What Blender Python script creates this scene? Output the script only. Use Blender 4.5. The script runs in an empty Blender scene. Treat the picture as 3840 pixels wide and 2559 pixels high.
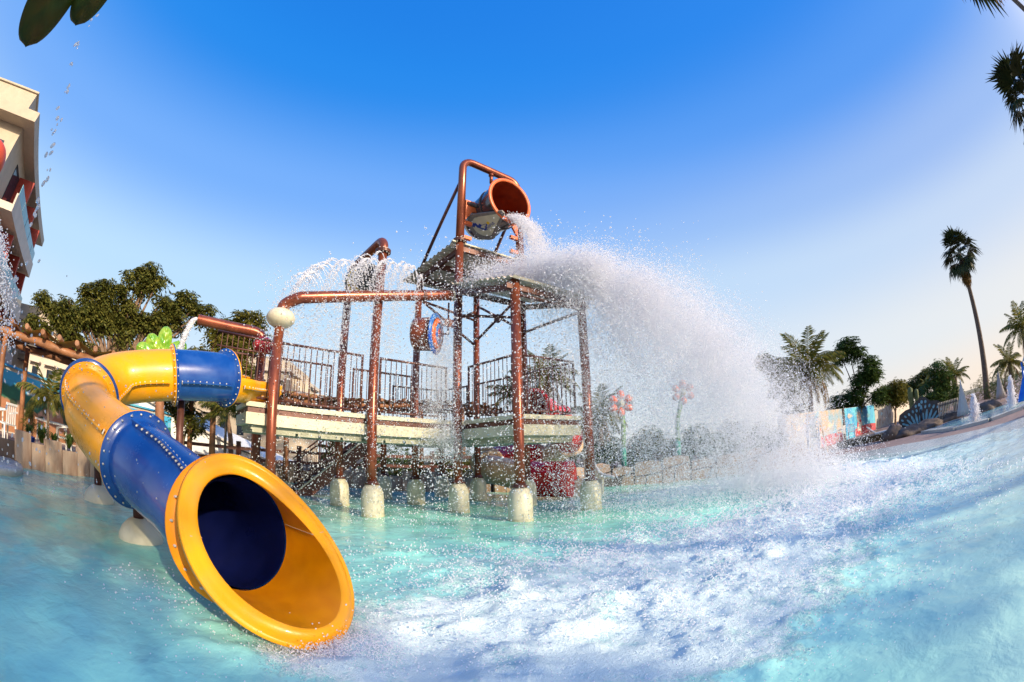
import bpy, math, random
import numpy as np
from mathutils import Vector, Matrix, noise as mn
random.seed(7); RNG = np.random.default_rng(7)
C = bpy.context.scene.collection
sc = bpy.context.scene
R = math.radians
EYE = 1.2
# ------------------------------------------------------------------ camera (15 mm full-frame fisheye, held a little tilted)
cam = bpy.data.cameras.new('camera'); co = bpy.data.objects.new('camera', cam); C.objects.link(co); sc.camera = co
cam.type = 'PANO'; cam.panorama_type = 'FISHEYE_EQUISOLID'; cam.fisheye_lens = 15.0; cam.fisheye_fov = R(200)
cam.sensor_width = 36; cam.sensor_fit = 'HORIZONTAL'; cam.clip_start = .02; cam.clip_end = 2000
co.matrix_world = Matrix.Translation((0, 0, EYE)) @ Matrix.Rotation(R(90 + 15.5), 4, 'X') @ Matrix.Rotation(R(-1.4), 4, 'Z')
# ------------------------------------------------------------------ sky and sun
SUN_AZ, SUN_EL = 128.0, 22.0            # clockwise from +Y
w = bpy.data.worlds.new('World'); sc.world = w; w.use_nodes = True
nt = w.node_tree; nt.nodes.clear()
sky = nt.nodes.new('ShaderNodeTexSky'); sky.sky_type = 'NISHITA'; sky.sun_disc = False
sky.sun_elevation = R(SUN_EL); sky.sun_rotation = R(SUN_AZ); sky.air_density = 1.0; sky.dust_density = .9; sky.ozone_density = 2.2
# the evening sky: Nishita, graded towards the photograph's hues by height above the horizon and by bearing from the sun
KS = 3.3
def ramp(stops):
    r = nt.nodes.new('ShaderNodeValToRGB'); r.color_ramp.interpolation = 'B_SPLINE' if False else 'EASE'
    while len(r.color_ramp.elements) < len(stops): r.color_ramp.elements.new(.5)
    for e_, (p, c) in zip(r.color_ramp.elements, stops): e_.position = p; e_.color = (*c, 1)
    return r
sA = [(0, (.20, .18, .15)), (.05, (.70, .79, .87)), (.19, (.66, .80, .93)), (.37, (.50, .73, .97)), (.58, (.18, .43, .95)), (.77, (.012, .252, .83)), (.88, (.006, .205, .76)), (1, (.004, .18, .72))]
sB = [(0, (.22, .18, .14)), (.05, (.98, .81, .66)), (.19, (.80, .81, .82)), (.37, (.56, .68, .88)), (.50, (.33, .50, .87)), (.66, (.095, .32, .87)), (.82, (.028, .24, .83)), (1, (.010, .19, .76))]
gm = nt.nodes.new('ShaderNodeTexCoord'); sp3 = nt.nodes.new('ShaderNodeSeparateXYZ'); nt.links.new(gm.outputs['Generated'], sp3.inputs[0])
def wm(op, a, b2=None, clamp=False):
    n = nt.nodes.new('ShaderNodeMath'); n.operation = op; n.use_clamp = clamp
    for i_, x in enumerate((a, b2)):
        if x is None: continue
        if isinstance(x, (int, float)): n.inputs[i_].default_value = x
        else: nt.links.new(x, n.inputs[i_])
    return n.outputs[0]
hgt_ = wm('MULTIPLY_ADD', sp3.outputs[2], .95); hgt_.node.inputs[2].default_value = .05; hgt_.node.use_clamp = True
rA, rB = ramp(sA), ramp(sB); nt.links.new(hgt_, rA.inputs[0]); nt.links.new(hgt_, rB.inputs[0])
vd = nt.nodes.new('ShaderNodeVectorMath'); vd.operation = 'DOT_PRODUCT'; nt.links.new(gm.outputs['Generated'], vd.inputs[0])
vd.inputs[1].default_value = (math.sin(R(SUN_AZ)) * math.cos(R(SUN_EL)), math.cos(R(SUN_AZ)) * math.cos(R(SUN_EL)), math.sin(R(SUN_EL)))
wB = wm('MULTIPLY_ADD', vd.outputs['Value'], .8); wB.node.inputs[2].default_value = .50; wB.node.use_clamp = True
mxs = nt.nodes.new('ShaderNodeMix'); mxs.data_type = 'RGBA'; nt.links.new(wB, mxs.inputs[0]); nt.links.new(rA.outputs[0], mxs.inputs[6]); nt.links.new(rB.outputs[0], mxs.inputs[7])
gl = wm('POWER', wm('MAXIMUM', vd.outputs['Value'], 0.), 34.)          # broad aureole round the low sun
glc = nt.nodes.new('ShaderNodeMix'); glc.data_type = 'RGBA'; glc.blend_type = 'ADD'; glc.clamp_result = False; nt.links.new(gl, glc.inputs[0]); nt.links.new(mxs.outputs[2], glc.inputs[6]); glc.inputs[7].default_value = (9.0, 7.0, 4.8, 1)
sc4 = nt.nodes.new('ShaderNodeVectorMath'); sc4.operation = 'SCALE'; sc4.inputs['Scale'].default_value = KS; nt.links.new(glc.outputs[2], sc4.inputs[0])
fin = nt.nodes.new('ShaderNodeMix'); fin.data_type = 'RGBA'; fin.clamp_factor = True; fin.inputs[0].default_value = .98; nt.links.new(sky.outputs[0], fin.inputs[6]); nt.links.new(sc4.outputs[0], fin.inputs[7])
bg = nt.nodes.new('ShaderNodeBackground'); bg.inputs['Strength'].default_value = .12
ow = nt.nodes.new('ShaderNodeOutputWorld')
nt.links.new(fin.outputs[2], bg.inputs['Color']); nt.links.new(bg.outputs[0], ow.inputs[0])
sd = bpy.data.lights.new('sun', 'SUN'); sd.energy = 2.15; sd.angle = R(.8); sd.color = (1.0, .83, .60)
so = bpy.data.objects.new('sun', sd); C.objects.link(so)
S = Vector((math.sin(R(SUN_AZ)) * math.cos(R(SUN_EL)), math.cos(R(SUN_AZ)) * math.cos(R(SUN_EL)), math.sin(R(SUN_EL))))
so.rotation_euler = S.to_track_quat('Z', 'Y').to_euler(); so.location = S * 60
sc.view_settings.view_transform = 'Standard'; sc.view_settings.look = 'None'; sc.view_settings.gamma = 1
sc.view_settings.exposure = 1.4; sc.view_settings.use_curve_mapping = False
sc.cycles.use_denoising = True
sc.cycles.max_bounces = 12; sc.cycles.diffuse_bounces = 8; sc.cycles.transmission_bounces = 10; sc.cycles.transparent_max_bounces = 16; sc.cycles.caustics_reflective = False; sc.cycles.caustics_refractive = False
# ------------------------------------------------------------------ materials
def new_mat(name):
    m = bpy.data.materials.new(name); m.use_nodes = True
    return m, m.node_tree, m.node_tree.nodes['Principled BSDF']
def mat(name, col, rough=.5, metal=0., col2=None, scale=6., bump=0., bscale=40., detail=5., spec=.5, coat=0., stretch=None, trans=0., thr=(.35, .65)):
    m, t, b = new_mat(name); N = t.nodes; L = t.links
    b.inputs['Roughness'].default_value = rough; b.inputs['Metallic'].default_value = metal
    b.inputs['Specular IOR Level'].default_value = spec; b.inputs['Coat Weight'].default_value = coat; b.inputs['Coat Roughness'].default_value = .08
    b.inputs['Transmission Weight'].default_value = trans
    tc = N.new('ShaderNodeTexCoord'); mp = N.new('ShaderNodeMapping'); L.new(tc.outputs['Object'], mp.inputs[0])
    if stretch: mp.inputs['Scale'].default_value = stretch
    c2 = col2 or tuple(c * .8 for c in col)
    nz = N.new('ShaderNodeTexNoise'); nz.inputs['Scale'].default_value = scale; nz.inputs['Detail'].default_value = detail
    L.new(mp.outputs[0], nz.inputs['Vector'])
    mr = N.new('ShaderNodeMapRange'); mr.inputs[1].default_value = thr[0]; mr.inputs[2].default_value = thr[1]; L.new(nz.outputs[0], mr.inputs[0])
    mx = N.new('ShaderNodeMix'); mx.data_type = 'RGBA'; mx.inputs[6].default_value = (*col, 1); mx.inputs[7].default_value = (*c2, 1)
    L.new(mr.outputs[0], mx.inputs[0]); L.new(mx.outputs[2], b.inputs['Base Color'])
    n3_ = N.new('ShaderNodeTexNoise'); n3_.inputs['Scale'].default_value = 2.7; n3_.inputs['Detail'].default_value = 7; n3_.inputs['Roughness'].default_value = .7; L.new(mp.outputs[0], n3_.inputs['Vector'])
    r3_ = N.new('ShaderNodeMapRange'); r3_.inputs[1].default_value = .35; r3_.inputs[2].default_value = .7; r3_.inputs[3].default_value = rough * .75; r3_.inputs[4].default_value = min(1, rough * 1.45); L.new(n3_.outputs[0], r3_.inputs[0]); L.new(r3_.outputs[0], b.inputs['Roughness'])
    if bump:
        n2 = N.new('ShaderNodeTexNoise'); n2.inputs['Scale'].default_value = bscale; n2.inputs['Detail'].default_value = 4; L.new(mp.outputs[0], n2.inputs['Vector'])
        bp = N.new('ShaderNodeBump'); bp.inputs['Strength'].default_value = bump; bp.inputs['Distance'].default_value = .02
        L.new(n2.outputs[0], bp.inputs['Height']); L.new(bp.outputs[0], b.inputs['Normal'])
    return m
def leafmat(name, col, col2, rough=.5, tr=.35):
    m, t, b = new_mat(name); N = t.nodes; L = t.links
    g = N.new('ShaderNodeNewGeometry'); mx = N.new('ShaderNodeMix'); mx.data_type = 'RGBA'
    mx.inputs[6].default_value = (*col, 1); mx.inputs[7].default_value = (*col2, 1)
    L.new(g.outputs['Random Per Island'], mx.inputs[0]); L.new(mx.outputs[2], b.inputs['Base Color']); b.inputs['Roughness'].default_value = rough; b.inputs['Specular IOR Level'].default_value = .15
    tl = N.new('ShaderNodeBsdfTranslucent'); L.new(mx.outputs[2], tl.inputs[0])
    ms = N.new('ShaderNodeMixShader'); ms.inputs[0].default_value = tr; L.new(b.outputs[0], ms.inputs[1]); L.new(tl.outputs[0], ms.inputs[2])
    L.new(ms.outputs[0], N['Material Output'].inputs[0]); return m
M = {}
M['copper'] = mat('copper_paint', (.34, .095, .045), .3, .5, (.19, .05, .03), 4, .03, 60, stretch=(1, 1, .3))
M['brown'] = mat('brown_paint', (.13, .048, .034), .42, .25, (.085, .03, .022), 9, .1, 80)
M['cream'] = mat('cream_fibreglass', (.60, .56, .41), .42, 0, (.50, .47, .34), 4, .08, 60)
M['stain'] = mat('waterline_stain', (.36, .34, .2), .5, 0, (.5, .47, .33), 14, .1)
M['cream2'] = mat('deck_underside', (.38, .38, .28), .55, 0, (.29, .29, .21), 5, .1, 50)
M['yellow'] = mat('yellow_gelcoat', (.88, .36, .0), .3, 0, (.80, .34, .03), 5, .04, 90, detail=9, thr=(.45, .75), spec=.35, coat=.12)
M['yellow_in'] = mat('deep_yellow_gelcoat', (.88, .30, .0), .38, 0, (.8, .25, .0), 7, .05, 120, spec=.35, coat=.1)  # deeper, slightly rougher yellow for the mouth parts
M['blue'] = mat('blue_gelcoat', (.006, .055, .27), .22, 0, (.03, .10, .34), 4, .04, 90, detail=10, thr=(.45, .8), coat=.45)
M['tube_shade'] = mat('dark_tube_shade', (.004, .008, .07), .35)  # shade of the tube interior, put into a dark blue colour
M['red'] = mat('red_gelcoat', (.62, .015, .015), .25, 0, (.52, .012, .012), 4, .04, 60, coat=.3)
M['tan'] = mat('tan_gelcoat', (.62, .42, .24), .3, 0, (.56, .37, .2), 4, .04, 60, coat=.3)
M['white'] = mat('white_plastic', (.78, .78, .76), .4, 0, (.7, .7, .68), 8)
M['bolt'] = mat('bolt_cap', (.72, .70, .64), .35, 0, (.55, .5, .42), 60)
M['dark'] = mat('dark_steel', (.06, .05, .055), .4, .3, (.1, .08, .07), 12)
M['bucket'] = mat('bucket_body', (.085, .06, .07), .16, .35, (.05, .045, .06), 4, .05, 30, coat=.5)
M['bucket_in'] = mat('bucket_inside', (.30, .035, .006), .38, 0, (.2, .02, .005), 5)
M['orange'] = mat('orange_rim', (.72, .16, .045), .35, 0, (.62, .12, .03), 9)
M['grey'] = mat('grey_plate', (.23, .21, .19), .5, 0, (.16, .15, .14), 14, .1)
M['roof'] = mat('roof_sheet', (.64, .57, .45), .5, 0, (.48, .42, .33), 5, .08)
M['logo_b'] = mat('logo_blue', (.01, .04, .30), .5); M['logo_y'] = mat('logo_yellow', (.75, .5, .02), .5)
M['leafg'] = mat('leaf_fountain_green', (.08, .30, .015), .22, 0, (.30, .42, .03), 6.5, .05, coat=.6, stretch=(1, 1, 1))
M['deck'] = mat('deck_paving', (.32, .22, .19), .8, 0, (.24, .165, .14), 3, .3, 60, detail=8)
M['beach'] = mat('pool_beach', (.50, .50, .46), .25, 0, (.40, .42, .40), 2, .1, 60)
M['stone'] = mat('flagstone', (.50, .36, .27), .8, 0, (.36, .24, .17), 3, .5, 14, detail=9)
M['plank'] = mat('travertine_plank', (.50, .37, .26), .75, 0, (.32, .20, .13), 2.2, .4, 20, detail=8, stretch=(3, 3, .7))
M['grout'] = mat('dark_joint', (.06, .045, .04), .9)
M['soil'] = mat('soil', (.05, .035, .02), .95)
M['stucco'] = mat('cream_stucco', (.50, .42, .32), .85, 0, (.45, .38, .29), 2, .25, 50)
M['stucco2'] = mat('pale_stucco', (.60, .54, .46), .85, 0, (.54, .48, .41), 2, .25, 50)  # paler, greyer stucco for balconies, slabs and sills
M['soffit'] = mat('soffit_paint', (.40, .36, .33), .8, 0, (.36, .32, .29), 3)
M['redwall'] = mat('red_tile', (.42, .05, .03), .6, 0, (.3, .035, .02), 14)
M['log'] = mat('pergola_log', (.33, .14, .06), .6, 0, (.17, .07, .03), 4, .4, 30, detail=7, stretch=(1, 1, 1))
M['trunk'] = mat('palm_trunk', (.17, .12, .085), .85, 0, (.08, .055, .04), 12, .6, 25)
M['bark'] = mat('tree_bark', (.24, .15, .10), .85, 0, (.13, .08, .05), 9, .5, 25)
M['cf_y'] = mat('fabric_yellow', (.6, .35, .05), .8); M['cf_r'] = mat('fabric_red', (.6, .06, .03), .8); M['cf_b'] = mat('fabric_blue', (.01, .07, .42), .7)
M['leaf'] = leafmat('tree_leaves', (.055, .075, .016), (.20, .185, .04))
M['leafr'] = leafmat('bright_leaves', (.04, .085, .018), (.10, .14, .03))
M['leafy'] = leafmat('yellowing_leaves', (.10, .11, .02), (.22, .18, .03))
M['palm'] = leafmat('palm_leaves', (.06, .10, .02), (.26, .21, .045), .4)
M['palmdry'] = leafmat('dry_palm_leaves', (.26, .14, .035), (.12, .09, .03), .5)
M['fanl'] = leafmat('fan_palm_leaves', (.022, .038, .016), (.05, .06, .02), .4, .15)
M['glass'] = mat('window_glass', (.02, .03, .045), .06, 0, spec=.9)
M['glassb'] = mat('balcony_glass', (.05, .22, .30), .08, 0, (.07, .3, .38), 1.5, spec=.8)
M['flower'] = mat('flower_orange', (.80, .18, .07), .3, 0, (.7, .12, .05), 6, coat=.4)
M['stemg'] = mat('stem_green', (.10, .22, .05), .35, 0, (.16, .3, .05), 5)
M['stemt'] = mat('stem_teal', (.0, .25, .17), .35, 0, (.0, .32, .22), 5)
M['ballred'] = mat('ball_red', (.5, .015, .02), .15, 0, coat=.6); M['ballor'] = mat('ball_orange', (.62, .08, .025), .4)
M['ballcr'] = mat('ball_cream', (.70, .63, .47), .35, 0, (.6, .53, .38), 14, .1)
M['cactus'] = mat('cactus_green', (.13, .15, .05), .7, 0, (.08, .1, .035), 8, .3)
M['wing'] = mat('wing_dark', (.02, .022, .03), .35); M['wingp'] = mat('wing_panel', (.10, .30, .40), .3, 0, (.2, .45, .55), 5)
M['rock'] = mat('rock', (.12, .085, .065), .9, 0, (.07, .05, .04), 5, .7, 10)
M['wood'] = mat('bench_wood', (.10, .085, .05), .8, 0, (.06, .05, .03), 7, .3)
M['padwater'] = mat('splash_pad_water', (.10, .36, .46), .12, 0, (.3, .5, .55), 3, .3, 20)
M['pink'] = mat('mural_pink', (.48, .07, .09), .7); M['mblue'] = mat('mural_blue', (.03, .25, .55), .7, 0, (.12, .5, .62), 1.1, detail=3)
M['msand'] = mat('mural_sand', (.5, .38, .26), .7, 0, (.10, .38, .56), .8, detail=3, thr=(.40, .56)); M['mpale'] = mat('mural_pale', (.45, .43, .38), .7, 0, (.35, .25, .18), 2.2, detail=4, thr=(.5, .6))
M['coral'] = mat('mural_coral', (.74, .42, .26), .7, 0, (.62, .62, .52), 14, detail=4); M['mring'] = mat('mural_ring', (.62, .05, .05), .7); M['mcream'] = mat('mural_cream', (.58, .50, .42), .7)
M['umb'] = mat('umbrella_cloth', (.48, .44, .40), .8, 0, (.5, .48, .47), 6, stretch=(6, 6, 1)); M['bluefib'] = mat('blue_fibre', (.02, .09, .5), .3, 0, (.03, .2, .55), 3)
M['ground'] = mat('ground_earth', (.22, .18, .12), .95, 0, (.14, .14, .07), .5, .2, 8)
M['darkleaf'] = mat('leaf_fountain_shaded', (.030, .042, .004), .55, 0, (.06, .032, .003), 5, spec=.2)  # shade under the hanging leaves is put into this dark base colour
# water drop material: bright scattering beads
def dropmat(name, col, glass=.0, rough=.25):
    m, t, b = new_mat(name); N = t.nodes; L = t.links
    b.inputs['Base Color'].default_value = (*col, 1); b.inputs['Roughness'].default_value = rough; b.inputs['IOR'].default_value = 1.33
    b.inputs['Transmission Weight'].default_value = glass; b.inputs['Specular IOR Level'].default_value = .7
    tl = N.new('ShaderNodeBsdfTranslucent'); tl.inputs[0].default_value = (*col, 1)
    ms = N.new('ShaderNodeMixShader'); ms.inputs[0].default_value = .45; L.new(b.outputs[0], ms.inputs[1]); L.new(tl.outputs[0], ms.inputs[2])
    L.new(ms.outputs[0], N['Material Output'].inputs[0]); return m
M['drop'] = dropmat('water_spray', (.86, .86, .89)); M['dropg'] = dropmat('clear_water_drops', (.95, .97, 1.), .8, .05)
# ------------------------------------------------------------------ mesh helpers
class MB:
    def __init__(s): s.v = []; s.f = []; s.sm = []; s.mi = []; s.k = 0
    def add(s, v, f, smooth=False, mi=0):
        o = len(s.v); s.v += [tuple(p) for p in v]; s.f += [tuple(i + o for i in q) for q in f]; s.sm += [smooth] * len(f); s.mi += [mi] * len(f); return s
    def box(s, c, size, rz=0, bev=0, mi=0, rot=None):
        hx, hy, hz = size[0] / 2, size[1] / 2, size[2] / 2
        m = rot if rot is not None else Matrix.Rotation(rz, 3, 'Z')
        c = Vector(c); v = [c + m @ Vector((x, y, z)) for x in (-hx, hx) for y in (-hy, hy) for z in (-hz, hz)]
        return s.add(v, [(0, 1, 3, 2), (4, 6, 7, 5), (0, 4, 5, 1), (2, 3, 7, 6), (0, 2, 6, 4), (1, 5, 7, 3)], mi=mi)
    def bar(s, a, b, wd, ht, up=(0, 0, 1), mi=0):
        a, b = Vector(a), Vector(b); d = b - a; L = d.length; d.normalize(); up = Vector(up)
        if abs(d.dot(up)) > .99: up = Vector((1, 0, 0))
        x = d.cross(up).normalized(); z = x.cross(d)
        m = Matrix((x, d, z)).transposed(); return s.box((a + b) / 2, (wd, L, ht), rot=m, mi=mi)
    def tube(s, pts, r, n=12, cap=True, closed=False, mi=0):
        P = [Vector(p) for p in pts]; rs = r if isinstance(r, (list, tuple)) else [r] * len(P)
        ups = None; V = []; 
        for i, p in enumerate(P):
            a = P[max(i - 1, 0)]; b = P[min(i + 1, len(P) - 1)]; t = (b - a).normalized()
            if ups is None:
                ups = Vector((0, 0, 1)) if abs(t.z) < .9 else Vector((1, 0, 0))
            x = t.cross(ups).normalized(); y = x.cross(t).normalized(); ups = y
            V += [p + (x * math.cos(6.28318 * k / n) + y * math.sin(6.28318 * k / n)) * rs[i] for k in range(n)]
        F = [(i * n + k, i * n + (k + 1) % n, (i + 1) * n + (k + 1) % n, (i + 1) * n + k) for i in range(len(P) - 1) for k in range(n)]
        s.add(V, F, True, mi)
        if cap:
            o = len(s.v) - len(V); s.f += [tuple(o + k for k in range(n))[::-1], tuple(len(s.v) - n + k for k in range(n))]; s.sm += [False] * 2; s.mi += [mi] * 2
        return s
    def lathe(s, prof, c=(0, 0, 0), n=24, axis=(0, 0, 1), mi=0, smooth=True):
        ax = Vector(axis).normalized(); q = ax.to_track_quat('Z', 'Y'); c = Vector(c); V = []
        for r, z in prof: V += [c + q @ Vector((r * math.cos(6.28318 * k / n), r * math.sin(6.28318 * k / n), z)) for k in range(n)]
        F = [(i * n + k, i * n + (k + 1) % n, (i + 1) * n + (k + 1) % n, (i + 1) * n + k) for i in range(len(prof) - 1) for k in range(n)]
        return s.add(V, F, smooth, mi)
    def ball(s, c, r, n=16, rot=None, mi=0):
        rx, ry, rz = (r, r, r) if not isinstance(r, (tuple, list)) else r
        V = []; m = max(6, n // 2)
        for i in range(m + 1):
            a = math.pi * i / m
            for k in range(n):
                p = Vector((rx * math.sin(a) * math.cos(6.28318 * k / n), ry * math.sin(a) * math.sin(6.28318 * k / n), rz * math.cos(a)))
                V.append(Vector(c) + (rot @ p if rot is not None else p))
        return s.add(V, [(i * n + k, (i + 1) * n + k, (i + 1) * n + (k + 1) % n, i * n + (k + 1) % n) for i in range(m) for k in range(n)], True, mi)
    def prism(s, poly, z0, z1, mi=0):
        n = len(poly); V = [(x, y, z0) for x, y in poly] + [(x, y, z1) for x, y in poly]
        return s.add(V, [tuple(range(n))[::-1], tuple(range(n, 2 * n))] + [(i, (i + 1) % n, n + (i + 1) % n, n + i) for i in range(n)], mi=mi)
    def plate(s, o, ax, ay, poly, th, mi=0):     # polygon in a plane (o, ax, ay) given a thickness
        o, ax, ay = Vector(o), Vector(ax), Vector(ay); nn = ax.cross(ay).normalized() * th; n = len(poly)
        V = [o + ax * a + ay * b for a, b in poly]; V += [p + nn for p in V]
        return s.add(V, [tuple(range(n))[::-1], tuple(range(n, 2 * n))] + [(i, (i + 1) % n, n + (i + 1) % n, n + i) for i in range(n)], mi=mi)
SPLIT = {'bracket', 'hanger', 'support_post', 'sill', 'tube_frame'}
def mesh_obj(name, mesh, parent=None):
    o = bpy.data.objects.new(name, mesh); C.objects.link(o)
    if parent is not None: o.parent = parent
    return o
def wloc(p):
    l = Vector((0, 0, 0))
    while p is not None: l += p.location; p = p.parent
    return l
def part(name, mb, m, parent=None, local=False, stuff=False, label=None):
    if name in SPLIT:
        par = list(range(len(mb.v)))
        def fd(a):
            while par[a] != a: par[a] = par[par[a]]; a = par[a]
            return a
        for f in mb.f:
            for q in f[1:]: par[fd(q)] = fd(f[0])
        gr = {}
        for i, f in enumerate(mb.f): gr.setdefault(fd(f[0]), []).append(i)
        if len(gr) > 1:
            for fs_ in gr.values():
                used = sorted({q for i in fs_ for q in mb.f[i]}); mp_ = {q: k for k, q in enumerate(used)}; m2 = MB()
                m2.v = [mb.v[q] for q in used]; m2.f = [tuple(mp_[q] for q in mb.f[i]) for i in fs_]; m2.sm = [mb.sm[i] for i in fs_]; m2.mi = [mb.mi[i] for i in fs_]; o = part(name, m2, m, parent, local, stuff, label)
            return o
    mats = m if isinstance(m, (list, tuple)) else [m]
    off = Vector((0, 0, 0)) if (local or parent is None) else wloc(parent)
    me = bpy.data.meshes.new(name); me.from_pydata([(v[0] - off.x, v[1] - off.y, v[2] - off.z) for v in mb.v], [], mb.f)
    for x in mats: me.materials.append(M[x] if isinstance(x, str) else x)
    me.polygons.foreach_set('use_smooth', mb.sm); me.polygons.foreach_set('material_index', mb.mi); me.update()
    o = mesh_obj(name, me, parent)
    if stuff: o['kind'] = 'stuff'
    if label: o['label'] = label
    return o
def quads(name, Q, m, parent=None, off=(0, 0, 0), kind=None):       # Q: (N,4,3) array of separate quads
    Q = np.asarray(Q, dtype=np.float32) - np.array(off, dtype=np.float32); n = len(Q)
    me = bpy.data.meshes.new(name); me.vertices.add(n * 4); me.vertices.foreach_set('co', Q.reshape(-1))
    me.loops.add(n * 4); me.loops.foreach_set('vertex_index', np.arange(n * 4, dtype=np.int32))
    me.polygons.add(n); me.polygons.foreach_set('loop_start', np.arange(0, n * 4, 4, dtype=np.int32)); me.polygons.foreach_set('loop_total', np.full(n, 4, dtype=np.int32))
    me.update(calc_edges=True); me.materials.append(M[m]); o = mesh_obj(name, me, parent)
    if kind: o['kind'] = kind
    return o
def thing(name, label, cat, loc=(0, 0, 0), group=None, rz=0):
    o = bpy.data.objects.new(name, None); C.objects.link(o); o.location = loc; o.rotation_euler.z = rz; o.empty_display_size = .2
    o['label'] = label; o['category'] = cat
    if group: o['group'] = group
    return o
def tag(o, label, cat, group=None, kind=None):
    if kind: o['kind'] = kind
    if label: o['label'] = label
    if cat: o['category'] = cat
    if group: o['group'] = group
    return o
def struct(name, mb, m): o = part(name, mb, m); o['kind'] = 'structure'; return o
def inst(name, mesh, parent, loc=(0, 0, 0), rot=None, scale=None):
    o = mesh_obj(name, mesh, parent); o.location = loc
    if rot is not None: o.rotation_euler = rot
    if scale is not None: o.scale = scale if isinstance(scale, (tuple, list)) else (scale,) * 3
    return o
def dup(root, loc, rz=0, label=None, scale=None):
    r = root.copy(); C.objects.link(r); r.location = loc; r.rotation_euler.z = rz
    if scale: r.scale = (scale,) * 3
    if label: r['label'] = label
    for ch in list(root.children):
        c = ch.copy(); C.objects.link(c); c.parent = r
        for g in list(ch.children):
            d = g.copy(); C.objects.link(d); d.parent = c
    return r
def pol(az, r, z=0): return Vector((r * math.sin(R(az)), r * math.cos(R(az)), z))      # site survey: bearing, distance, height
def V2(p, z): return Vector((p[0], p[1], z))
def catmull(P, n=10):
    P = [Vector(p) for p in P]; P = [P[0] * 2 - P[1]] + P + [P[-1] * 2 - P[-2]]; out = []
    for i in range(1, len(P) - 2):
        for k in range(n):
            t = k / n; a, b, c, d = P[i - 1:i + 3]
            out.append(.5 * ((2 * b) + (c - a) * t + (2 * a - 5 * b + 4 * c - d) * t * t + (3 * b - a - 3 * c + d) * t ** 3))
    return out + [P[-2]]
def fnoise(x, y, sc_=1., oct=4, seed=0):      # cheap numpy value-noise
    t = np.zeros_like(x, dtype=float); a = 1.; tot = 0.
    for o in range(oct):
        f = sc_ * 2 ** o; X = x * f + 37.1 * (o + seed); Y = y * f + 91.7 * (o + seed)
        xi = np.floor(X).astype(np.int64); yi = np.floor(Y).astype(np.int64); u = X - xi; v = Y - yi; u = u * u * (3 - 2 * u); v = v * v * (3 - 2 * v)
        def h(i, j):
            n_ = (i * 374761393 + j * 668265263 + (seed + o) * 974634777) & 0xffffffff; n_ = ((n_ ^ (n_ >> 13)) * 1274126177) & 0xffffffff
            return ((n_ ^ (n_ >> 16)) & 0xffff) / 65535.
        t += a * (h(xi, yi) * (1 - u) * (1 - v) + h(xi + 1, yi) * u * (1 - v) + h(xi, yi + 1) * (1 - u) * v + h(xi + 1, yi + 1) * u * v); tot += a; a *= .55
    return t / tot
# ================================================================== SETTING
# churned-up zones of the pool: (x, y, sx, sy, strength)
CHURN = [(-3.0, 2.1, .5, .16, .45), (-.5, 2.6, 1.5, .9, .8), (.6, 2.8, 1.5, 1.1, .95), (.3, 4.2, 2.0, .8, .4), (2.2, 3.3, 1.7, 1.3, .9), (4.3, 4.6, 2.2, 1.6, 1.0), (6.6, 6.4, 2.0, 2.0, 1.15), (7.8, 8.2, 1.6, 2.2, 1.2), (1.6, 5.0, 2.0, .9, .6),
         (-.9, 1.9, .7, .35, .7), (-2.35, 1.85, .38, .22, .45), (.6, 1.9, 1.2, .5, .5), (5., 9.5, 3., 2.5, .6), (9., 4.5, 2.5, 2., .6), (-.6, 4.6, 1.3, .6, .35)]
def churn(x, y):
    t = np.zeros_like(x)
    for cx, cy, sx, sy, a in CHURN: t = t + a * np.exp(-((x - cx) / sx) ** 2 - ((y - cy) / sy) ** 2)
    return np.clip(t, 0, 1.3)
def axis_lines(a, b, fa, fb, fine, coarse):
    L = list(np.arange(a, fa, coarse)) + list(np.arange(fa, fb, fine)) + list(np.arange(fb, b + coarse, coarse)); return np.array(L)
gx = axis_lines(-9.2, 15.5, -5.0, 6.5, .035, .16); gy = axis_lines(-6, 14.6, .8, 6.5, .035, .16)
GX, GY = np.meshgrid(gx, gy); ch = churn(GX, GY)
GZ = (fnoise(GX + .3 * GY, GY * 1.6, 1.1, 3, 1) - .5) * .05 + (fnoise(GX, GY, 5, 3, 2) - .5) * .010
fo = np.clip(fnoise(GX, GY, 2.6, 6, 3) * 1.9 - .62, 0, 1) * ch
GZ = GZ + fo * (.03 + .14 * np.clip(fnoise(GX, GY, 6, 5, 4) - .25, 0, 1)) + ch * (fnoise(GX, GY, 1.4, 3, 5) - .5) * .10
fade = np.clip((np.hypot(GX - -3.4, GY - 9.8)) / 1., .2, 1); GZ = GZ * fade
nx, ny = len(gx), len(gy)
me = bpy.data.meshes.new('pool_water'); me.vertices.add(nx * ny); me.vertices.foreach_set('co', np.stack([GX, GY, GZ], -1).astype(np.float32).reshape(-1))
ii = (np.arange(ny - 1)[:, None] * nx + np.arange(nx - 1)[None, :]).reshape(-1)
F = np.stack([ii, ii + 1, ii + nx + 1, ii + nx], -1).astype(np.int32); nf = len(F)
me.loops.add(nf * 4); me.loops.foreach_set('vertex_index', F.reshape(-1)); me.polygons.add(nf)
me.polygons.foreach_set('loop_start', np.arange(0, nf * 4, 4, dtype=np.int32)); me.polygons.foreach_set('loop_total', np.full(nf, 4, dtype=np.int32))
me.polygons.foreach_set('use_smooth', np.ones(nf, dtype=bool)); me.update(calc_edges=True)
at_ = me.attributes.new('churn', 'FLOAT', 'POINT'); at_.data.foreach_set('value', ch.astype(np.float32).reshape(-1))
pw = mesh_obj('pool_water', me); pw['kind'] = 'structure'
m, t, b = new_mat('pool_water'); N = t.nodes; L = t.links
tc = N.new('ShaderNodeTexCoord')
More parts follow.
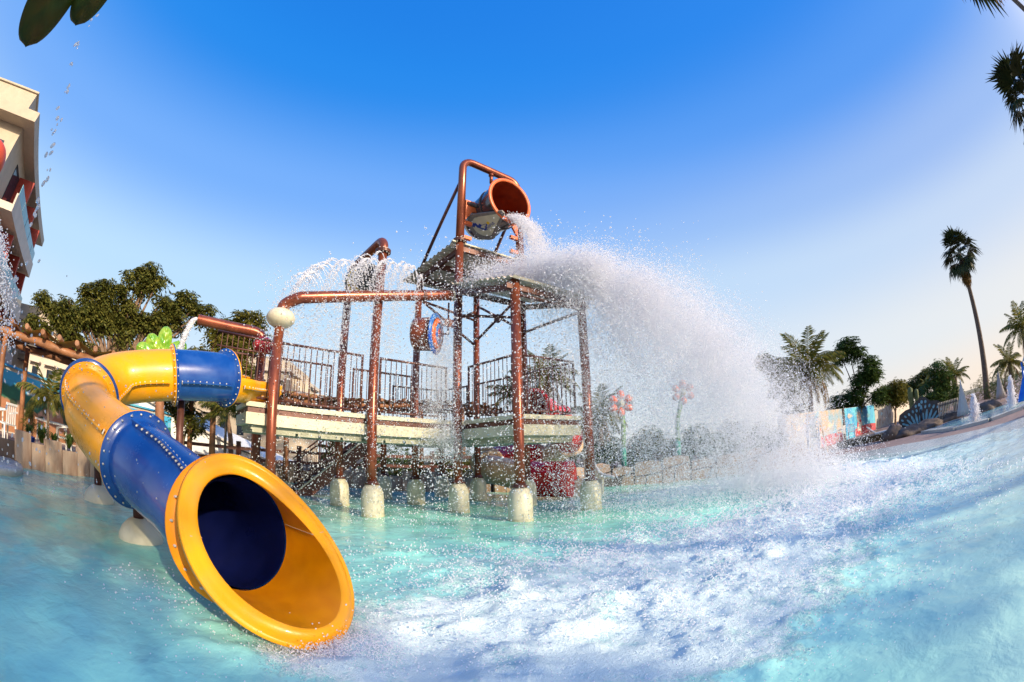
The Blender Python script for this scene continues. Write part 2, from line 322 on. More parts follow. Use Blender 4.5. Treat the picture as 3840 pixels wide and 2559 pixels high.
def nz_(scale, detail, rough=.5, vec=None, dist=0.):
    n = N.new('ShaderNodeTexNoise'); n.inputs['Scale'].default_value = scale; n.inputs['Detail'].default_value = detail; n.inputs['Roughness'].default_value = rough; n.inputs['Distortion'].default_value = dist
    L.new(vec or tc.outputs['Object'], n.inputs['Vector']); return n
def mr_(src, a, b2, c=0., d=1.):
    n = N.new('ShaderNodeMapRange'); n.inputs[1].default_value = a; n.inputs[2].default_value = b2; n.inputs[3].default_value = c; n.inputs[4].default_value = d; L.new(src, n.inputs[0]); return n.outputs[0]
def mth(op, a, b2):
    n = N.new('ShaderNodeMath'); n.operation = op
    for i, x in enumerate((a, b2)):
        if isinstance(x, (int, float)): n.inputs[i].default_value = x
        else: L.new(x, n.inputs[i])
    n.use_clamp = False; return n.outputs[0]
def mixc(f, a, c):
    n = N.new('ShaderNodeMix'); n.data_type = 'RGBA'
    if isinstance(f, (int, float)): n.inputs[0].default_value = f
    else: L.new(f, n.inputs[0])
    for i, x in ((6, a), (7, c)):
        if isinstance(x, tuple): n.inputs[i].default_value = (*x, 1)
        else: L.new(x, n.inputs[i])
    return n.outputs[2]
atn = N.new('ShaderNodeAttribute'); atn.attribute_name = 'churn'
big = nz_(.45, 3); c0 = mixc(mr_(big.outputs[0], .42, .6), (.27, .74, .58), (.36, .83, .67))
mid = nz_(1.3, 4, .5, None, .6); c0 = mixc(mr_(mid.outputs[0], .56, .7, 0, .5), c0, (.22, .44, .42))
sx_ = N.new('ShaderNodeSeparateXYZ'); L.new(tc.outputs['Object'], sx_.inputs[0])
far = mth('MULTIPLY', mr_(sx_.outputs[0], -1.8, -4.6), 1.); c0 = mixc(mth('MULTIPLY', far, .8), c0, mixc(mr_(mid.outputs[0], .42, .62), (.36, .43, .30), (.16, .52, .44)))      # beige reflections and sandy floor put into the colour by the slide side
beachm = mr_(mth('SUBTRACT', sx_.outputs[0], mth('MULTIPLY', sx_.outputs[1], .9)), -1.2, 1.5); c0 = mixc(mth('MULTIPLY', beachm, .85), c0, (.47, .72, .62)); c0 = mixc(mth('MULTIPLY', mr_(sx_.outputs[0], 3.5, 8.0), .85), c0, (.56, .61, .61))
f1 = nz_(2.6, 9, .62, None, .35); f2 = nz_(12, 9, .72, None, .8); f3 = nz_(42, 6, .7, None, .5)
foam = mth('ADD', mth('MULTIPLY', f1.outputs[0], .48), mth('ADD', mth('MULTIPLY', f2.outputs[0], .32), mth('MULTIPLY', f3.outputs[0], .20)))
c0 = mixc(mth('MULTIPLY', atn.outputs['Fac'], .6), c0, (.45, .84, .82))
thr_ = mth('SUBTRACT', .75, mth('MULTIPLY', atn.outputs['Fac'], .27))
fm = mr_(mth('SUBTRACT', foam, thr_), -.045, .06)
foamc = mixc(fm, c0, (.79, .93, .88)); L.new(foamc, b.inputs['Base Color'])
L.new(mr_(fm, 0, 1, .06, .6), b.inputs['Roughness']); b.inputs['IOR'].default_value = 1.33; b.inputs['Specular IOR Level'].default_value = .24
w1 = nz_(3.2, 4, .5, None, .4); w2 = nz_(11, 5, .6, None, .5)
hgt = mth('ADD', mth('ADD', mth('MULTIPLY', w1.outputs[0], .05), mth('MULTIPLY', w2.outputs[0], .012)), mth('MULTIPLY', fm, mth('ADD', mth('MULTIPLY', f2.outputs[0], .07), mth('MULTIPLY', f3.outputs[0], .03))))
bp = N.new('ShaderNodeBump'); bp.inputs['Strength'].default_value = .5; bp.inputs['Distance'].default_value = 1.; L.new(hgt, bp.inputs['Height']); L.new(bp.outputs[0], b.inputs['Normal'])
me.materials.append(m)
g = MB(); g.box((0, 0, -1.3), (1600, 1600, .6)); struct('ground', g, 'ground')
g = MB(); g.prism([(-60, -30), (-8.72, -30), (-8.72, 14.1), (-60, 14.1)], -.9, .2); struct('pool_terrace', g, 'deck')
g = MB(); g.prism([(-60, 14.104), (5.6, 14.104), (5.6, 70), (-60, 70)], -.9, .35); struct('garden_ground', g, 'soil')
g = MB(); g.prism([(5.2, 13.5), (10.6, 11.0), (11.6, 8.6), (12.0, 3.5), (12.3, -30), (90, -30), (90, 90), (5.604, 90), (5.604, 13.3)][::-1], -.9, .075); struct('pool_deck', g, 'deck')
g = MB(); g.add([(8.6, 12.2, -.02), (10.62, 11.02, .079), (11.62, 8.62, .079), (12.02, 3.5, .079), (12.32, -12, .079), (9.6, -12, -.06), (9.6, 3.5, -.06), (9.4, 8.0, -.06)],
            [(0, 1, 2, 7), (7, 2, 3, 6), (6, 3, 4, 5)]); struct('pool_beach', g, 'beach')
# ---- low wall of upright travertine planks round the pool (left side, then the far side)
pl = thing('plank_wall', 'low pool wall of upright beige travertine planks with stepped tops', 'wall', (-8.6, 3, 0))
g = MB(); g.box((-8.74, 8.0, .2), (.12, 11.0, .5)); g.box((-3.3, 14.12, .2), (10.8, .12, .5)); part('backing', g, 'grout', pl)
pmesh = {}
def plank(i, x, y, rz, wd, h):
    key = (round(h, 2), round(wd, 2))
    if key not in pmesh:
        g = MB(); g.box((0, 0, h / 2 - .1), (wd - .02, .09, h + .2)); me_ = part('plank', g, 'plank', pl, local=True); pmesh[key] = me_.data; o = me_
    else: o = mesh_obj('plank', pmesh[key], pl)
    o.location = Vector((x, y, 0)) - wloc(pl); o.rotation_euler = (0, 0, rz)
HS = [.67, .5, .62, .47, .68, .56]
y = 3.0; i = 0
while y < 13.6: wd = (.44, .38, .5)[i % 3]; plank(i, -8.63 + .02 * (i % 2), y + wd / 2, math.pi / 2, wd, HS[i % 6]); y += wd; i += 1
x = -8.6
while x < 1.6: wd = (.44, .38, .5)[i % 3]; plank(i, x + wd / 2, 14.0 - .02 * (i % 2), 0, wd, HS[(i * 5) % 6]); x += wd; i += 1
# ---- flagstone wall on the far right side of the pool
fs = thing('flagstone_wall', 'low curved pool wall clad in irregular pinkish flagstones', 'wall', (3, 14.3, 0))
cur = catmull([(1.6, 14.1, 0), (2.9, 14.35, 0), (5.2, 13.45, 0), (7.6, 12.4, 0), (9.4, 11.5, 0)], 8)
g = MB()
for a, b_ in zip(cur[:-1], cur[1:]):
    n_ = (b_ - a).cross(Vector((0, 0, 1))).normalized() * -.3
    g.add([V2(a, -.3), V2(b_, -.3), V2(b_, .60), V2(a, .60), V2(a + n_, -.3), V2(b_ + n_, -.3), V2(b_ + n_, .60), V2(a + n_, .60)], [(0, 1, 2, 3), (3, 2, 6, 7), (5, 4, 7, 6)])
part('backing', g, 'grout', fs)
def along(cv, s):
    for a, b_ in zip(cv[:-1], cv[1:]):
        L_ = (b_ - a).length
        if s <= L_: return a + (b_ - a) * (s / L_), (b_ - a).normalized()
        s -= L_
    return cv[-1], (cv[-1] - cv[-2]).normalized()
s_ = 0.; k = 0
tops = [0.74, .82, .66, .8, .88, .7]
while s_ < 8.0:
    wd = .75 + .5 * random.random(); h = tops[k % 6]; mid_ = h * (.38 + .3 * random.random()); j1 = wd * (.3 + .4 * random.random())
    def pp(u_, z_): p, d_ = along(cur, s_ + u_); return (p + d_.cross(Vector((0, 0, 1))) * .05, z_)
    for poly in ([(0.02, -.2), (j1 - .02, -.2), (j1 + .1, mid_ - .03), (.02, mid_ * .8)], [(j1 + .02, -.2), (wd - .02, -.2), (wd - .02, mid_ * 1.1), (j1 + .15, mid_ - .03)],
                 [(.02, mid_ * .8 + .04), (j1 + .1, mid_ + .01), (wd - .02, mid_ * 1.1 + .04), (wd - .05, h - .07), (wd * .6, h), (.06, h - .05)]):
        fr = [V2(*pp(a, z_)) for a, z_ in poly]; d_ = along(cur, s_)[1]; nn = d_.cross(Vector((0, 0, 1))) * -.09; n_ = len(fr)
        g = MB(); g.add(fr + [p + nn for p in fr], [tuple(range(n_)), tuple(range(n_, 2 * n_))[::-1]] + [(i, n_ + i, n_ + (i + 1) % n_, (i + 1) % n_) for i in range(n_)]); part('stone', g, 'stone', fs)
    s_ += wd; k += 1
# ================================================================== PLAY PLATFORM
P0, P1, P2, P3, P4, P5 = (-4.24, 6.55), (-2.71, 7.82), (-1.21, 9.08), (.08, 7.73), (1.54, 8.77), (.27, 10.17)
P6, P7, P8, P9, P10, P0v = (-1.0, 11.5), (-3.93, 9.02), (-3.6, 11.4), (-2.43, 10.3), (-2.15, 12.5), (-5.45, 7.8)
pf = thing('play_platform', 'raised cream play platform with brown posts, railings and a corrugated roof over the pool', 'play structure', (-1.2, 9.1, 0))
U = Vector((1.485, 1.17, 0)).normalized(); Vd = Vector((-.62, .785, 0)).normalized()
tops_ = {'P0': (P0, 3.42), 'P1': (P1, 5.42), 'P2': (P2, 6.27), 'P3': (P3, 4.6), 'P4': (P4, 4.75), 'P5': (P5, 6.27), 'P6': (P6, 5.75), 'P7': (P7, 5.1), 'P8': (P8, 1.9), 'P9': (P9, 6.13), 'P10': (P10, 1.9), 'P0v': (P0v, 3.3)}
ped = MB(); ped.lathe([(.235, -.3), (.235, .0), (.225, .03), (.225, .40), (.222, .41), (.215, .47), (.19, .54), (.15, .60), (.115, .63), (.0, .635)], n=28)
pedm = None; wlm = None
for nme, (p, zt) in tops_.items():
    r_ = .098 if nme not in ('P6', 'P8', 'P10', 'P9') else .088
    g = MB(); g.tube([V2(p, .60), V2(p, 1.5), V2(p, zt)], r_, 18); po = part('post', g, 'copper', pf)
    if pedm is None: o = part('pedestal', ped, 'cream', po, local=True); pedm = o.data; o.location = V2(p, 0) - wloc(pf)
    else: o = mesh_obj('pedestal', pedm, po); o.location = V2(p, 0) - wloc(pf)
    gc = MB(); gc.lathe([(.0, .625), (.15, .625), (.155, .64), (.155, .652), (.112, .66), (.108, .70), (.0, .70)], V2(p, 0), 20); part('base_collar', gc, 'brown', po)
    if nme in tops_:
        if wlm is None: gw = MB(); gw.lathe([(.2375, -.05), (.2385, .0), (.231, .035), (.2265, .05), (.2255, .052)], n=28); q = part('waterline_stain', gw, 'stain', po, local=True); wlm = q.data
        else: q = mesh_obj('waterline_stain', wlm, po)
        q.location = V2(p, 0) - wloc(pf)
def flange(p, z, r, n=10, parent=pf, axis=(0, 0, 1)):
    g = MB(); g.lathe([(.0, -.035), (r, -.035), (r, -.004), (r - .02, -.002), (r - .02, .002), (r, .004), (r, .035), (0, .035)], V2(p, z), 24, smooth=False); f = part('flange', g, 'brown', parent)
    for k in range(n):
        a = k * 6.283 / n; g = MB(); g.lathe([(0, -.06), (.017, -.06), (.017, .06), (0, .062)], V2((p[0] + (r - .035) * math.cos(a), p[1] + (r - .035) * math.sin(a)), z), 8); part('bolt', g, 'bolt', f)
flange(P1, 5.42, .17); flange(P2, 6.27, .17); flange(P5, 6.27, .17)
# deck slabs
def inset(poly, d):
    n = len(poly); out = []; ar = sum(poly[i][0] * poly[(i + 1) % n][1] - poly[(i + 1) % n][0] * poly[i][1] for i in range(n)); sg = 1 if ar > 0 else -1
    for i in range(n):
        a, b_, c = Vector(poly[i - 1]), Vector(poly[i]), Vector(poly[(i + 1) % n]); e1 = (b_ - a).normalized(); e2 = (c - b_).normalized()
        n1 = Vector((-e1.y, e1.x)) * sg; n2 = Vector((-e2.y, e2.x)) * sg; k = (n1 + n2); k = k / max(.3, (1 + n1.dot(n2))); out.append(tuple(b_ + k * d))
    return out
PL = (-4.68, 6.18); PLv = (-5.9, 7.4)
decks = [[PL, P2, P9, PLv], [P2, P3, P4, P5], [P2, P5, P6, P9], [P9, P6, P10, P8]]
for dk in decks:
    q = inset(dk, .10); sl = MB()
    sl.prism(inset(q, .0), 1.585, 1.795)
    o = part('deck_slab', sl, 'cream', pf)
    g = MB(); g.prism(inset(q, .03), 1.798, 1.897); part('edge_channel', g, 'brown', o)
    g = MB(); g.prism(inset(q, -.01), 1.90, 1.985); part('deck_top', g, 'cream', o)
    a, b_, c, d_ = [Vector(x) for x in inset(q, .12)]; n_ = max(3, int((b_ - a).length / .42))
    g = MB(); g.prism(inset(q, .12), 1.50, 1.583)
    for k in range(n_):
        t0, t1 = (k + .06) / n_, (k + .94) / n_
        A, B, C_, D_ = a.lerp(b_, t0), a.lerp(b_, t1), d_.lerp(c, t1), d_.lerp(c, t0); g.prism([tuple(A), tuple(B), tuple(C_), tuple(D_)], 1.45, 1.499)
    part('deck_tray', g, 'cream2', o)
# railings
def rail(a, b_, z0=2.06, z1=3.14, name='railing', n=None, off=(0, 0), h0=None):
    a, b_ = Vector((*a, 0)) + Vector((*off, 0)), Vector((*b_, 0)) + Vector((*off, 0)); d_ = (b_ - a).normalized(); L_ = (b_ - a).length
    dz = 0 if h0 is None else h0
    up = lambda t, z: a + (b_ - a) * t + Vector((0, 0, z + dz * t))
    g = MB(); g.tube([up(0, z0), up(1, z0)], .022, 8); g.tube([up(0, z1), up(1, z1)], .025, 8); g.tube([up(0, z0 - .02), up(0, z1 + .022)], .025, 8); g.tube([up(1, z0 - .02), up(1, z1 + .022)], .025, 8)
    if h0 is None:
        for t in (0.02, .98): g.tube([up(t, 1.98), up(t, z0)], .018, 6)
    o = part(name, g, 'brown', pf); n = n or max(3, int(L_ / .115))
    me_ = None
    for k in range(1, n):
        if me_ is None: gb = MB(); gb.tube([(0, 0, z0), (0, 0, z1)], .0095, 6, cap=False); q = part('baluster', gb, 'brown', o, local=True); me_ = q.data
        else: q = mesh_obj('baluster', me_, o)
        q.location = up(k / n, 0) - wloc(pf)
    return o
def seg(a, b_, s0=.17, s1=.17, inn=(0, 0)):
    a, b_ = Vector(a), Vector(b_); d_ = (b_ - a).normalized(); return tuple(a + d_ * s0 + Vector(inn)), tuple(b_ - d_ * s1 + Vector(inn))
vin = (Vd.x * .16, Vd.y * .16); vout = (-Vd.x * .16, -Vd.y * .16)
rail(*seg(P0, P1, .12, .2, vin)); rail(*seg(P1, P2, .2, .2, vin)); rail(*seg(P2, P3, .2, .2, (U.x * .15, U.y * .15))); rail(*seg(P3, P4, .2, .2, vin)); rail(*seg(P4, P5, .2, .2, (-U.x * .15, -U.y * .15)))
rail(*seg(P5, P6, .2, .2, (-U.x * .15, -U.y * .15))); rail(*seg(P6, P10, .2, .2, (-U.x * .15, -U.y * .15))); rail(*seg(P10, P8, .2, .2, vout)); rail(*seg(P7, P9, .25, .2, vout)); rail(*seg(P0v, P7, .2, .3, vout))
# slide entry guard with slanted edge
A0 = Vector((*P0, 0)) + Vector((*vin, 0)); D0 = Vector((-.76, -.64, 0))
g = MB(); q1 = A0 + D0 * 1.2
g.tube([V2(A0, 3.14), V2(q1, 3.16), V2(q1 + D0 * .12, 2.62), V2(A0 + D0 * .55, 2.1), V2(A0, 2.05)], .025, 8); g.tube([V2(A0, 2.9), V2(q1, 2.9)], .015, 8); ro = part('railing', g, 'brown', pf)
for k in range(1, 11):
    t = k / 11; zlo = 2.1 if t < .42 else 2.1 + (t - .42) / .6 * .58; g = MB(); pp_ = A0 + D0 * 1.22 * t; g.tube([V2(pp_, zlo), V2(pp_, 3.14)], .0095, 6, cap=False); part('baluster', g, 'brown', ro)
A1 = Vector((*P0v, 0)); rail(tuple((A1 + D0 * .1).xy), tuple((A1 + D0 * .95).xy))
# stairs from the far bay down to the water
sT = Vector((-3.66, 11.25, 1.75)); sB = Vector((-5.55, 9.95, -.05)); wv = Vector((-.62, .785, 0)) * .85
st = part('stair_stringer', MB().bar(sT, sB, .06, .36), 'brown', pf); part('stair_stringer', MB().bar(sT + wv, sB + wv, .06, .36), 'brown', pf)
part('stringer_cap', MB().bar(sT + Vector((0, 0, .205)), sB + Vector((0, 0, .205)), .10, .035), 'cream', pf)
for k in range(9):
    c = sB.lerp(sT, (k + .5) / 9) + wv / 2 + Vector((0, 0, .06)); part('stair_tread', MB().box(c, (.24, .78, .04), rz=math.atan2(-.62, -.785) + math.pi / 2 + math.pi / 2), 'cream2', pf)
for off_ in (Vector((0, 0, 0)), wv):
    g = MB(); a, b_ = sT + off_, sB + off_
    for hz in (.32, 1.0): g.tube([a + Vector((0, 0, hz)), b_ + Vector((0, 0, hz))], .022, 8)
    for t in (0.02, .33, .66, .98): p = a.lerp(b_, t); g.tube([p, p + Vector((0, 0, 1.0))], .022, 8)
    ro = part('stair_railing', g, 'brown', pf)
    for k in range(1, 18): p = a.lerp(b_, k / 18); gb = MB(); gb.tube([p + Vector((0, 0, .32)), p + Vector((0, 0, 1.0))], .0085, 5, cap=False); part('baluster', gb, 'brown', ro)
# roofs
def roof(a, b_, c, d_, n, name='roof_sheet', amp=.022):
    a, b_, c, d_ = map(Vector, (a, b_, c, d_)); g = MB(); V = []; m_ = n * 4
    for i in range(m_ + 1):
        t = i / m_; z = amp * (1 if (i % 4) in (0, 1) else -1)
        for s in (0, 1): V.append(a.lerp(b_, t).lerp(d_.lerp(c, t), s) + Vector((0, 0, z)))
    V += [v + Vector((0, 0, .006)) for v in V]; k0 = 2 * (m_ + 1)
    F = [(2 * i, 2 * i + 1, 2 * i + 3, 2 * i + 2) for i in range(m_)] + [(k0 + 2 * i, k0 + 2 * i + 2, k0 + 2 * i + 3, k0 + 2 * i + 1) for i in range(m_)]
    F += [(2 * i, 2 * i + 2, k0 + 2 * i + 2, k0 + 2 * i) for i in range(m_)] + [(2 * i + 1, k0 + 2 * i + 1, k0 + 2 * i + 3, 2 * i + 3) for i in range(m_)]
    g.add(V, F); return part(name, g, 'roof', pf)
uo = U * .22; n3 = lambda p, z: Vector((*p, z))
vv = Vector((*P9, 0)) - Vector((*P2, 0))
# ribs run parallel to the ridge's cross direction: sheet edges a-b along the eave-to-ridge line
roof(n3(P2, 6.17) - uo, n3(P2, 5.93) + vv * 1.36 - uo, n3(P5, 5.93) + vv * 1.36 + uo, n3(P5, 6.17) + uo, 13)
v3 = Vector((*P3, 0)) - Vector((*P2, 0))
roof(n3(P2, 5.08) - uo, n3(P2, 4.55) + v3 * 1.12 - uo, n3(P5, 4.55) + v3 * 1.12 + uo, n3(P5, 5.08) + uo, 12)
for a, b_ in ((n3(P2, 6.06) - uo * .5, n3(P5, 6.06) + uo * .5), (n3(P9, 5.83), n3(P6, 5.80)), (n3(P2, 6.03), n3(P9, 5.84)), (n3(P5, 6.03), n3(P6, 5.8)), (n3(P3, 4.44) - uo, n3(P4, 4.44) + uo), (n3(P2, 4.95), n3(P5, 4.95)), (n3(P2, 4.9), n3(P3, 4.45)), (n3(P5, 4.9), n3(P4, 4.45)), (n3(P2, 5.9) + vv * .5, n3(P5, 5.9) + vv * .5)):
    part('roof_beam', MB().bar(a, b_, .07, .13), 'brown', pf)
ridge = part('ridge_edge', MB().bar(n3(P2, 6.21) - uo, n3(P5, 6.21) + uo, .09, .035), 'cream', pf)
br = [((P5, 5.25), (P6, 4.42)), ((P6, 5.47), (P5, 4.29)), ((P9, 5.29), (P6, 4.25)), ((P6, 5.3), (P9, 4.25)), ((P5, 4.22), (P4, 4.27)), ((P2, 4.35), (P5, 4.62)), ((P9, 5.25), (P6, 5.0)), ((P3, 4.3), (P4, 4.3))]
for (a, za), (b_, zb) in br:
    g = MB(); g.tube([n3(a, za), n3(b_, zb)], .035, 8); part('brace', g, 'brown', pf)
for a, b_, z in ((P5, P6, 4.84), (P9, P6, 4.78)):
    c = (n3(a, z) + n3(b_, z)) / 2; d_ = (n3(b_, 0) - n3(a, 0)).normalized().cross(Vector((0, 0, 1))); g = MB(); g.lathe([(0, -.03), (.12, -.03), (.12, .03), (0, .03)], c, 20, axis=d_, smooth=False); part('brace_hub', g, 'brown', pf)
# portal frame that carries the tipping bucket
g = MB(); a, b_ = n3(P2, 6.3), n3(P5, 6.3); c1, c2 = n3(P2, 8.9), n3(P5, 8.8); d_ = (c2 - c1).normalized()
arc = lambda o, p, q, n=6: [o + (p - o) * math.cos(k / n * math.pi / 2) + (q - o) * math.sin(k / n * math.pi / 2) for k in range(n + 1)]
rb = .3
pth = [a] + arc(c1 + d_ * rb - Vector((0, 0, rb)), c1 - Vector((0, 0, rb)), c1 + d_ * rb) + arc(c2 - d_ * rb - Vector((0, 0, rb)), c2 - d_ * rb, c2 - Vector((0, 0, rb))) + [b_]
g.tube(pth, .105, 18); part('bucket_frame', g, 'copper', pf)
for base, top in (((P9, 6.13), (P2, 8.25)), ((P6, 5.75), (P5, 8.2))):
    g = MB(); g.tube([n3(*base), n3(*top)], .045, 10); part('frame_stay', g, 'brown', pf)
for p, sgn in ((P2, 1), (P5, -1)):
    g = MB()
    for z in (7.32,): g.plate(n3(p, z - .25) + U * sgn * .08 - Vd * .05, U * sgn, Vector((0, 0, 1)), [(0, -.2), (.2, .1), (.38, .12), (.38, .38), (.28, .42), (0, .42)], .06)
    for z in (6.85, 6.42): g.bar(n3(p, z) + U * sgn * .08, n3(p, z) + U * sgn * .32, .09, .09)
    part('bracket', g, 'orange', pf)
g = MB(); mid_ = (c1 + c2) / 2; g.tube([mid_ - Vector((0, 0, .05)), mid_ - Vector((0, 0, .42))], .05, 10); g.lathe([(0, -.03), (.075, -.03), (.075, .03), (0, .03)], mid_ - Vector((0, 0, .14)), 12); part('feed_pipe', g, 'copper', pf)
# ------------------------------------------------------------------ tipping bucket (hangs on the frame)
bw = -Vd; bc = Vector((-.40, 9.56, 7.38))
bk = thing('tipping_bucket', 'large dark tipping bucket with orange rim, pouring water from the top frame', 'water bucket', tuple(bc))
axd = (bw + Vector((0, 0, -.02))).normalized()
g = MB(); g.lathe([(0, -.82), (.40, -.82), (.50, -.76), (.535, -.62), (.545, -.3), (.60, .68), (.60, .70)], bc, 40, axis=axd); part('bucket_body', g, 'bucket', bk)
g = MB(); g.lathe([(0, -.78), (.48, -.72), (.52, -.6), (.585, .70)][::-1], bc, 40, axis=axd); part('bucket_inside', g, 'bucket_in', bk)
g = MB(); g.lathe([(.575, .70), (.58, .73), (.655, .735), (.675, .71), (.66, .68), (.60, .675)], bc, 44, axis=axd); part('rim', g, 'orange', bk)
for z in (-.4, .2): g = MB(); rr = .55 if z < 0 else .58; g.lathe([(rr - .01, z - .03), (rr + .018, z - .03), (rr + .018, z + .03), (rr - .01, z + .03)], bc, 40, axis=axd, smooth=False); part('band', g, 'dark', bk)
g = MB(); g.tube([bc - U * .82, bc + U * .82], .05, 12); part('axle', g, 'dark', bk)
pn = (-U * .52 - Vector((0, 0, 1)) * .85).normalized(); pax = axd; pay = pn.cross(pax).normalized()
if pay.z < 0: pay = -pay
po_ = bc + pn * .60 + axd * .16
def tear(s, n=18):
    pts = [(-.18 + s * math.cos(a), s * math.sin(a)) for a in [math.pi / 2 + math.pi * k / n + .0 for k in range(n + 1)]]
    return pts + [(.55 + s * .3, -.05), (.55 + s * .3, .05)]
g = MB(); g.plate(po_, pax, pay, tear(.44), .035 if pax.cross(pay).dot(pn) > 0 else -.035); part('plate_frame', g, 'grey', bk)
g = MB(); g.plate(po_ + pn * .037, pax, pay, [(a * .82, b_ * .78) for a, b_ in tear(.40)], .012 if pax.cross(pay).dot(pn) > 0 else -.012); lp = part('logo_plate', g, 'cream', bk)
def stroke(mb, pts, wd, o, ax, ay, lift, mi=0):
    for (x0, y0), (x1, y1) in zip(pts[:-1], pts[1:]):
        dx, dy = x1 - x0, y1 - y0; l = math.hypot(dx, dy) or 1; px_, py_ = -dy / l * wd / 2, dx / l * wd / 2
        q = [(x0 + px_, y0 + py_), (x0 - px_, y0 - py_), (x1 - px_, y1 - py_), (x1 + px_, y1 + py_)]
        mb.add([o + ax * a + ay * b_ + lift for a, b_ in q], [(0, 1, 2, 3)], mi=mi)
g = MB(); lf = pn * .052
for i, (pts, wd) in enumerate([([(-.42, .14), (-.30, .20)], .075), ([(-.30, .20), (-.29, .04)], .08), ([(-.29, .04), (-.16, .09)], .08), ([(-.29, .04), (-.17, -.11)], .045), ([(-.17, -.11), (.0, .0)], .035), ([(-.2, .055), (-.02, .02)], .012), ([(-.36, .0), (-.3, -.05), (-.24, -.07)], .012), ([(-.2, -.13), (-.14, -.12), (-.1, -.14)], .012)]):
    stroke(g, pts, wd, po_, pax, pay, lf + pn * .0006 * i)
part('logo_strokes', g, 'logo_b', lp)
g = MB(); g.plate(po_ + pn * .05, pax, pay, [(.06 + .05 * math.cos(a * .52), .0 + .045 * math.sin(a * .52)) for a in range(12)], .002); part('logo_sun', g, 'logo_y', lp)
def text(body, size, loc, ax, ay, m, parent, ext=.001):
    cu = bpy.data.curves.new('lettering', 'FONT'); cu.body = body; cu.size = size; cu.extrude = ext; cu.align_x = 'CENTER'
    tmp = bpy.data.objects.new('t', cu); C.objects.link(tmp); dg = bpy.context.evaluated_depsgraph_get(); me_ = bpy.data.meshes.new_from_object(tmp.evaluated_get(dg)); C.objects.unlink(tmp); bpy.data.objects.remove(tmp)
    ax, ay = Vector(ax).normalized(), Vector(ay).normalized(); mt = Matrix((ax, ay, ax.cross(ay))).transposed().to_4x4(); me_.transform(mt); me_.materials.clear(); me_.materials.append(M[m])
    o = mesh_obj('lettering', me_, parent); o.location = Vector(loc) - wloc(parent) if parent is not None else Vector(loc); return o
text('Kurut', .15, po_ + pn * .055 + pax * .05 - pay * .12, pax, pay, 'logo_b', lp)
# ------------------------------------------------------------------ spray pipe carried on the platform posts
sp = thing('spray_pipe', 'long horizontal copper spray pipe with water jets rising along its top', 'pipe', (P0[0], P0[1], 3.5))
e0 = n3(P0, 3.6); pA = e0 + Vector((.02, 0, .45)); pE = Vector((-.88, 9.02, 4.80)); pS = n3(P0, 4.02) + U * .5 - Vd * .12
pE = Vector((-1.32, 8.72, 4.70)); 
g = MB(); g.tube(catmull([e0, e0 + Vector((.03, .02, .22)), pS - U * .22 - Vector((0, 0, .06)), pS, pS.lerp(pE, .3), pS.lerp(pE, .7), pE], 6), .115, 18); part('pipe', g, 'copper', sp)
dpe = (pE - pS).normalized(); g = MB(); g.lathe([(0, .0), (.135, 0), (.135, .03), (0, .032)], pE, 24, axis=dpe, smooth=False); part('end_cap', g, 'cream', sp)
g = MB(); g.lathe([(0, -.0), (.13, 0), (.13, .08), (0, .08)], pE - dpe * .75, 24, axis=dpe, smooth=False); part('clamp', g, 'brown', sp)
bb = tag(part('ball_fitting', MB().ball(n3(P0, 3.56), (.29, .29, .19), 28), 'ballcr'), 'flattened cream ball fitted below the elbow of the long spray pipe', 'ball')
# water wheel drum under the pipe's end
ww = thing('water_wheel', 'brown drum with a blue and orange target disc hanging under the spray pipe end', 'water wheel', (-1.75, 9.0, 3.85))
wc = Vector((-1.72, 8.86, 3.86)); wa = Vector((.93, -.15, -.06)).normalized()
g = MB(); g.lathe([(0, -.42), (.36, -.42), (.37, -.36), (.37, .1), (0, .1)], wc, 28, axis=wa); part('drum', g, 'copper', ww)
for i, (r0, r1, m_, z) in enumerate(((0, .15, 'ballor', .17), (.13, .24, 'bluefib', .155), (.24, .34, 'orange', .14), (.34, .46, 'bluefib', .10))):
    g = MB(); g.lathe([(r0, z + .0), ((r0 + r1) / 2, z - .002), (r1, z - .03), (r1, z - .06), (r0, z - .06)], wc, 36, axis=wa); part('disc_ring', g, m_, ww)
g = MB(); g.tube([wc + wa * .16, wc + wa * .36], .02, 8); g.tube([wc + wa * .34, wc + wa * .34 + Vector((0, 0, .72))], .02, 8); g.tube([wc - wa * .45, wc - wa * .45 + Vector((0, 0, .72))], .02, 8); part('hanger', g, 'copper', ww)
# arched pipe from P1 to P7 with a small striped bucket
ap = thing('arched_pipe', 'dark copper arched pipe bolted on the tall post, spanning to the post behind', 'pipe', (P1[0], P1[1], 5.45))
a, b_ = n3(P1, 5.75), n3(P7, 5.62); d_ = (b_ - a).normalized(); r0 = .24
g = MB(); g.tube([n3(P1, 5.45)] + arc(a + d_ * r0 - Vector((0, 0, r0)), a - Vector((0, 0, r0)), a + d_ * r0)[0:] + arc(b_ - d_ * r0 - Vector((0, 0, r0)), b_ - d_ * r0, b_ - Vector((0, 0, r0))) + [n3(P7, 5.1)], .105, 18); part('pipe', g, 'copper', ap)
sb = thing('striped_bucket', 'black and yellow striped small bucket hanging from the arched pipe', 'water bucket', tuple((a + b_) / 2 - Vector((0, 0, .7))))
bc2 = (a + b_) / 2 - Vector((0, 0, .62)); ax2 = (Vd * 1 + Vector((0, 0, .25))).normalized()
for k in range(5):
    z0 = -.42 + k * .17; g = MB(); g.lathe([(.0 if k == 0 else .30, z0), (.31 + .01 * k, z0), (.32 + .01 * k, z0 + .165), (.0 if k == 4 else .3, z0 + .165)], bc2, 28, axis=ax2); part('hoop', g, 'wing' if k % 2 == 0 else 'logo_y', sb)
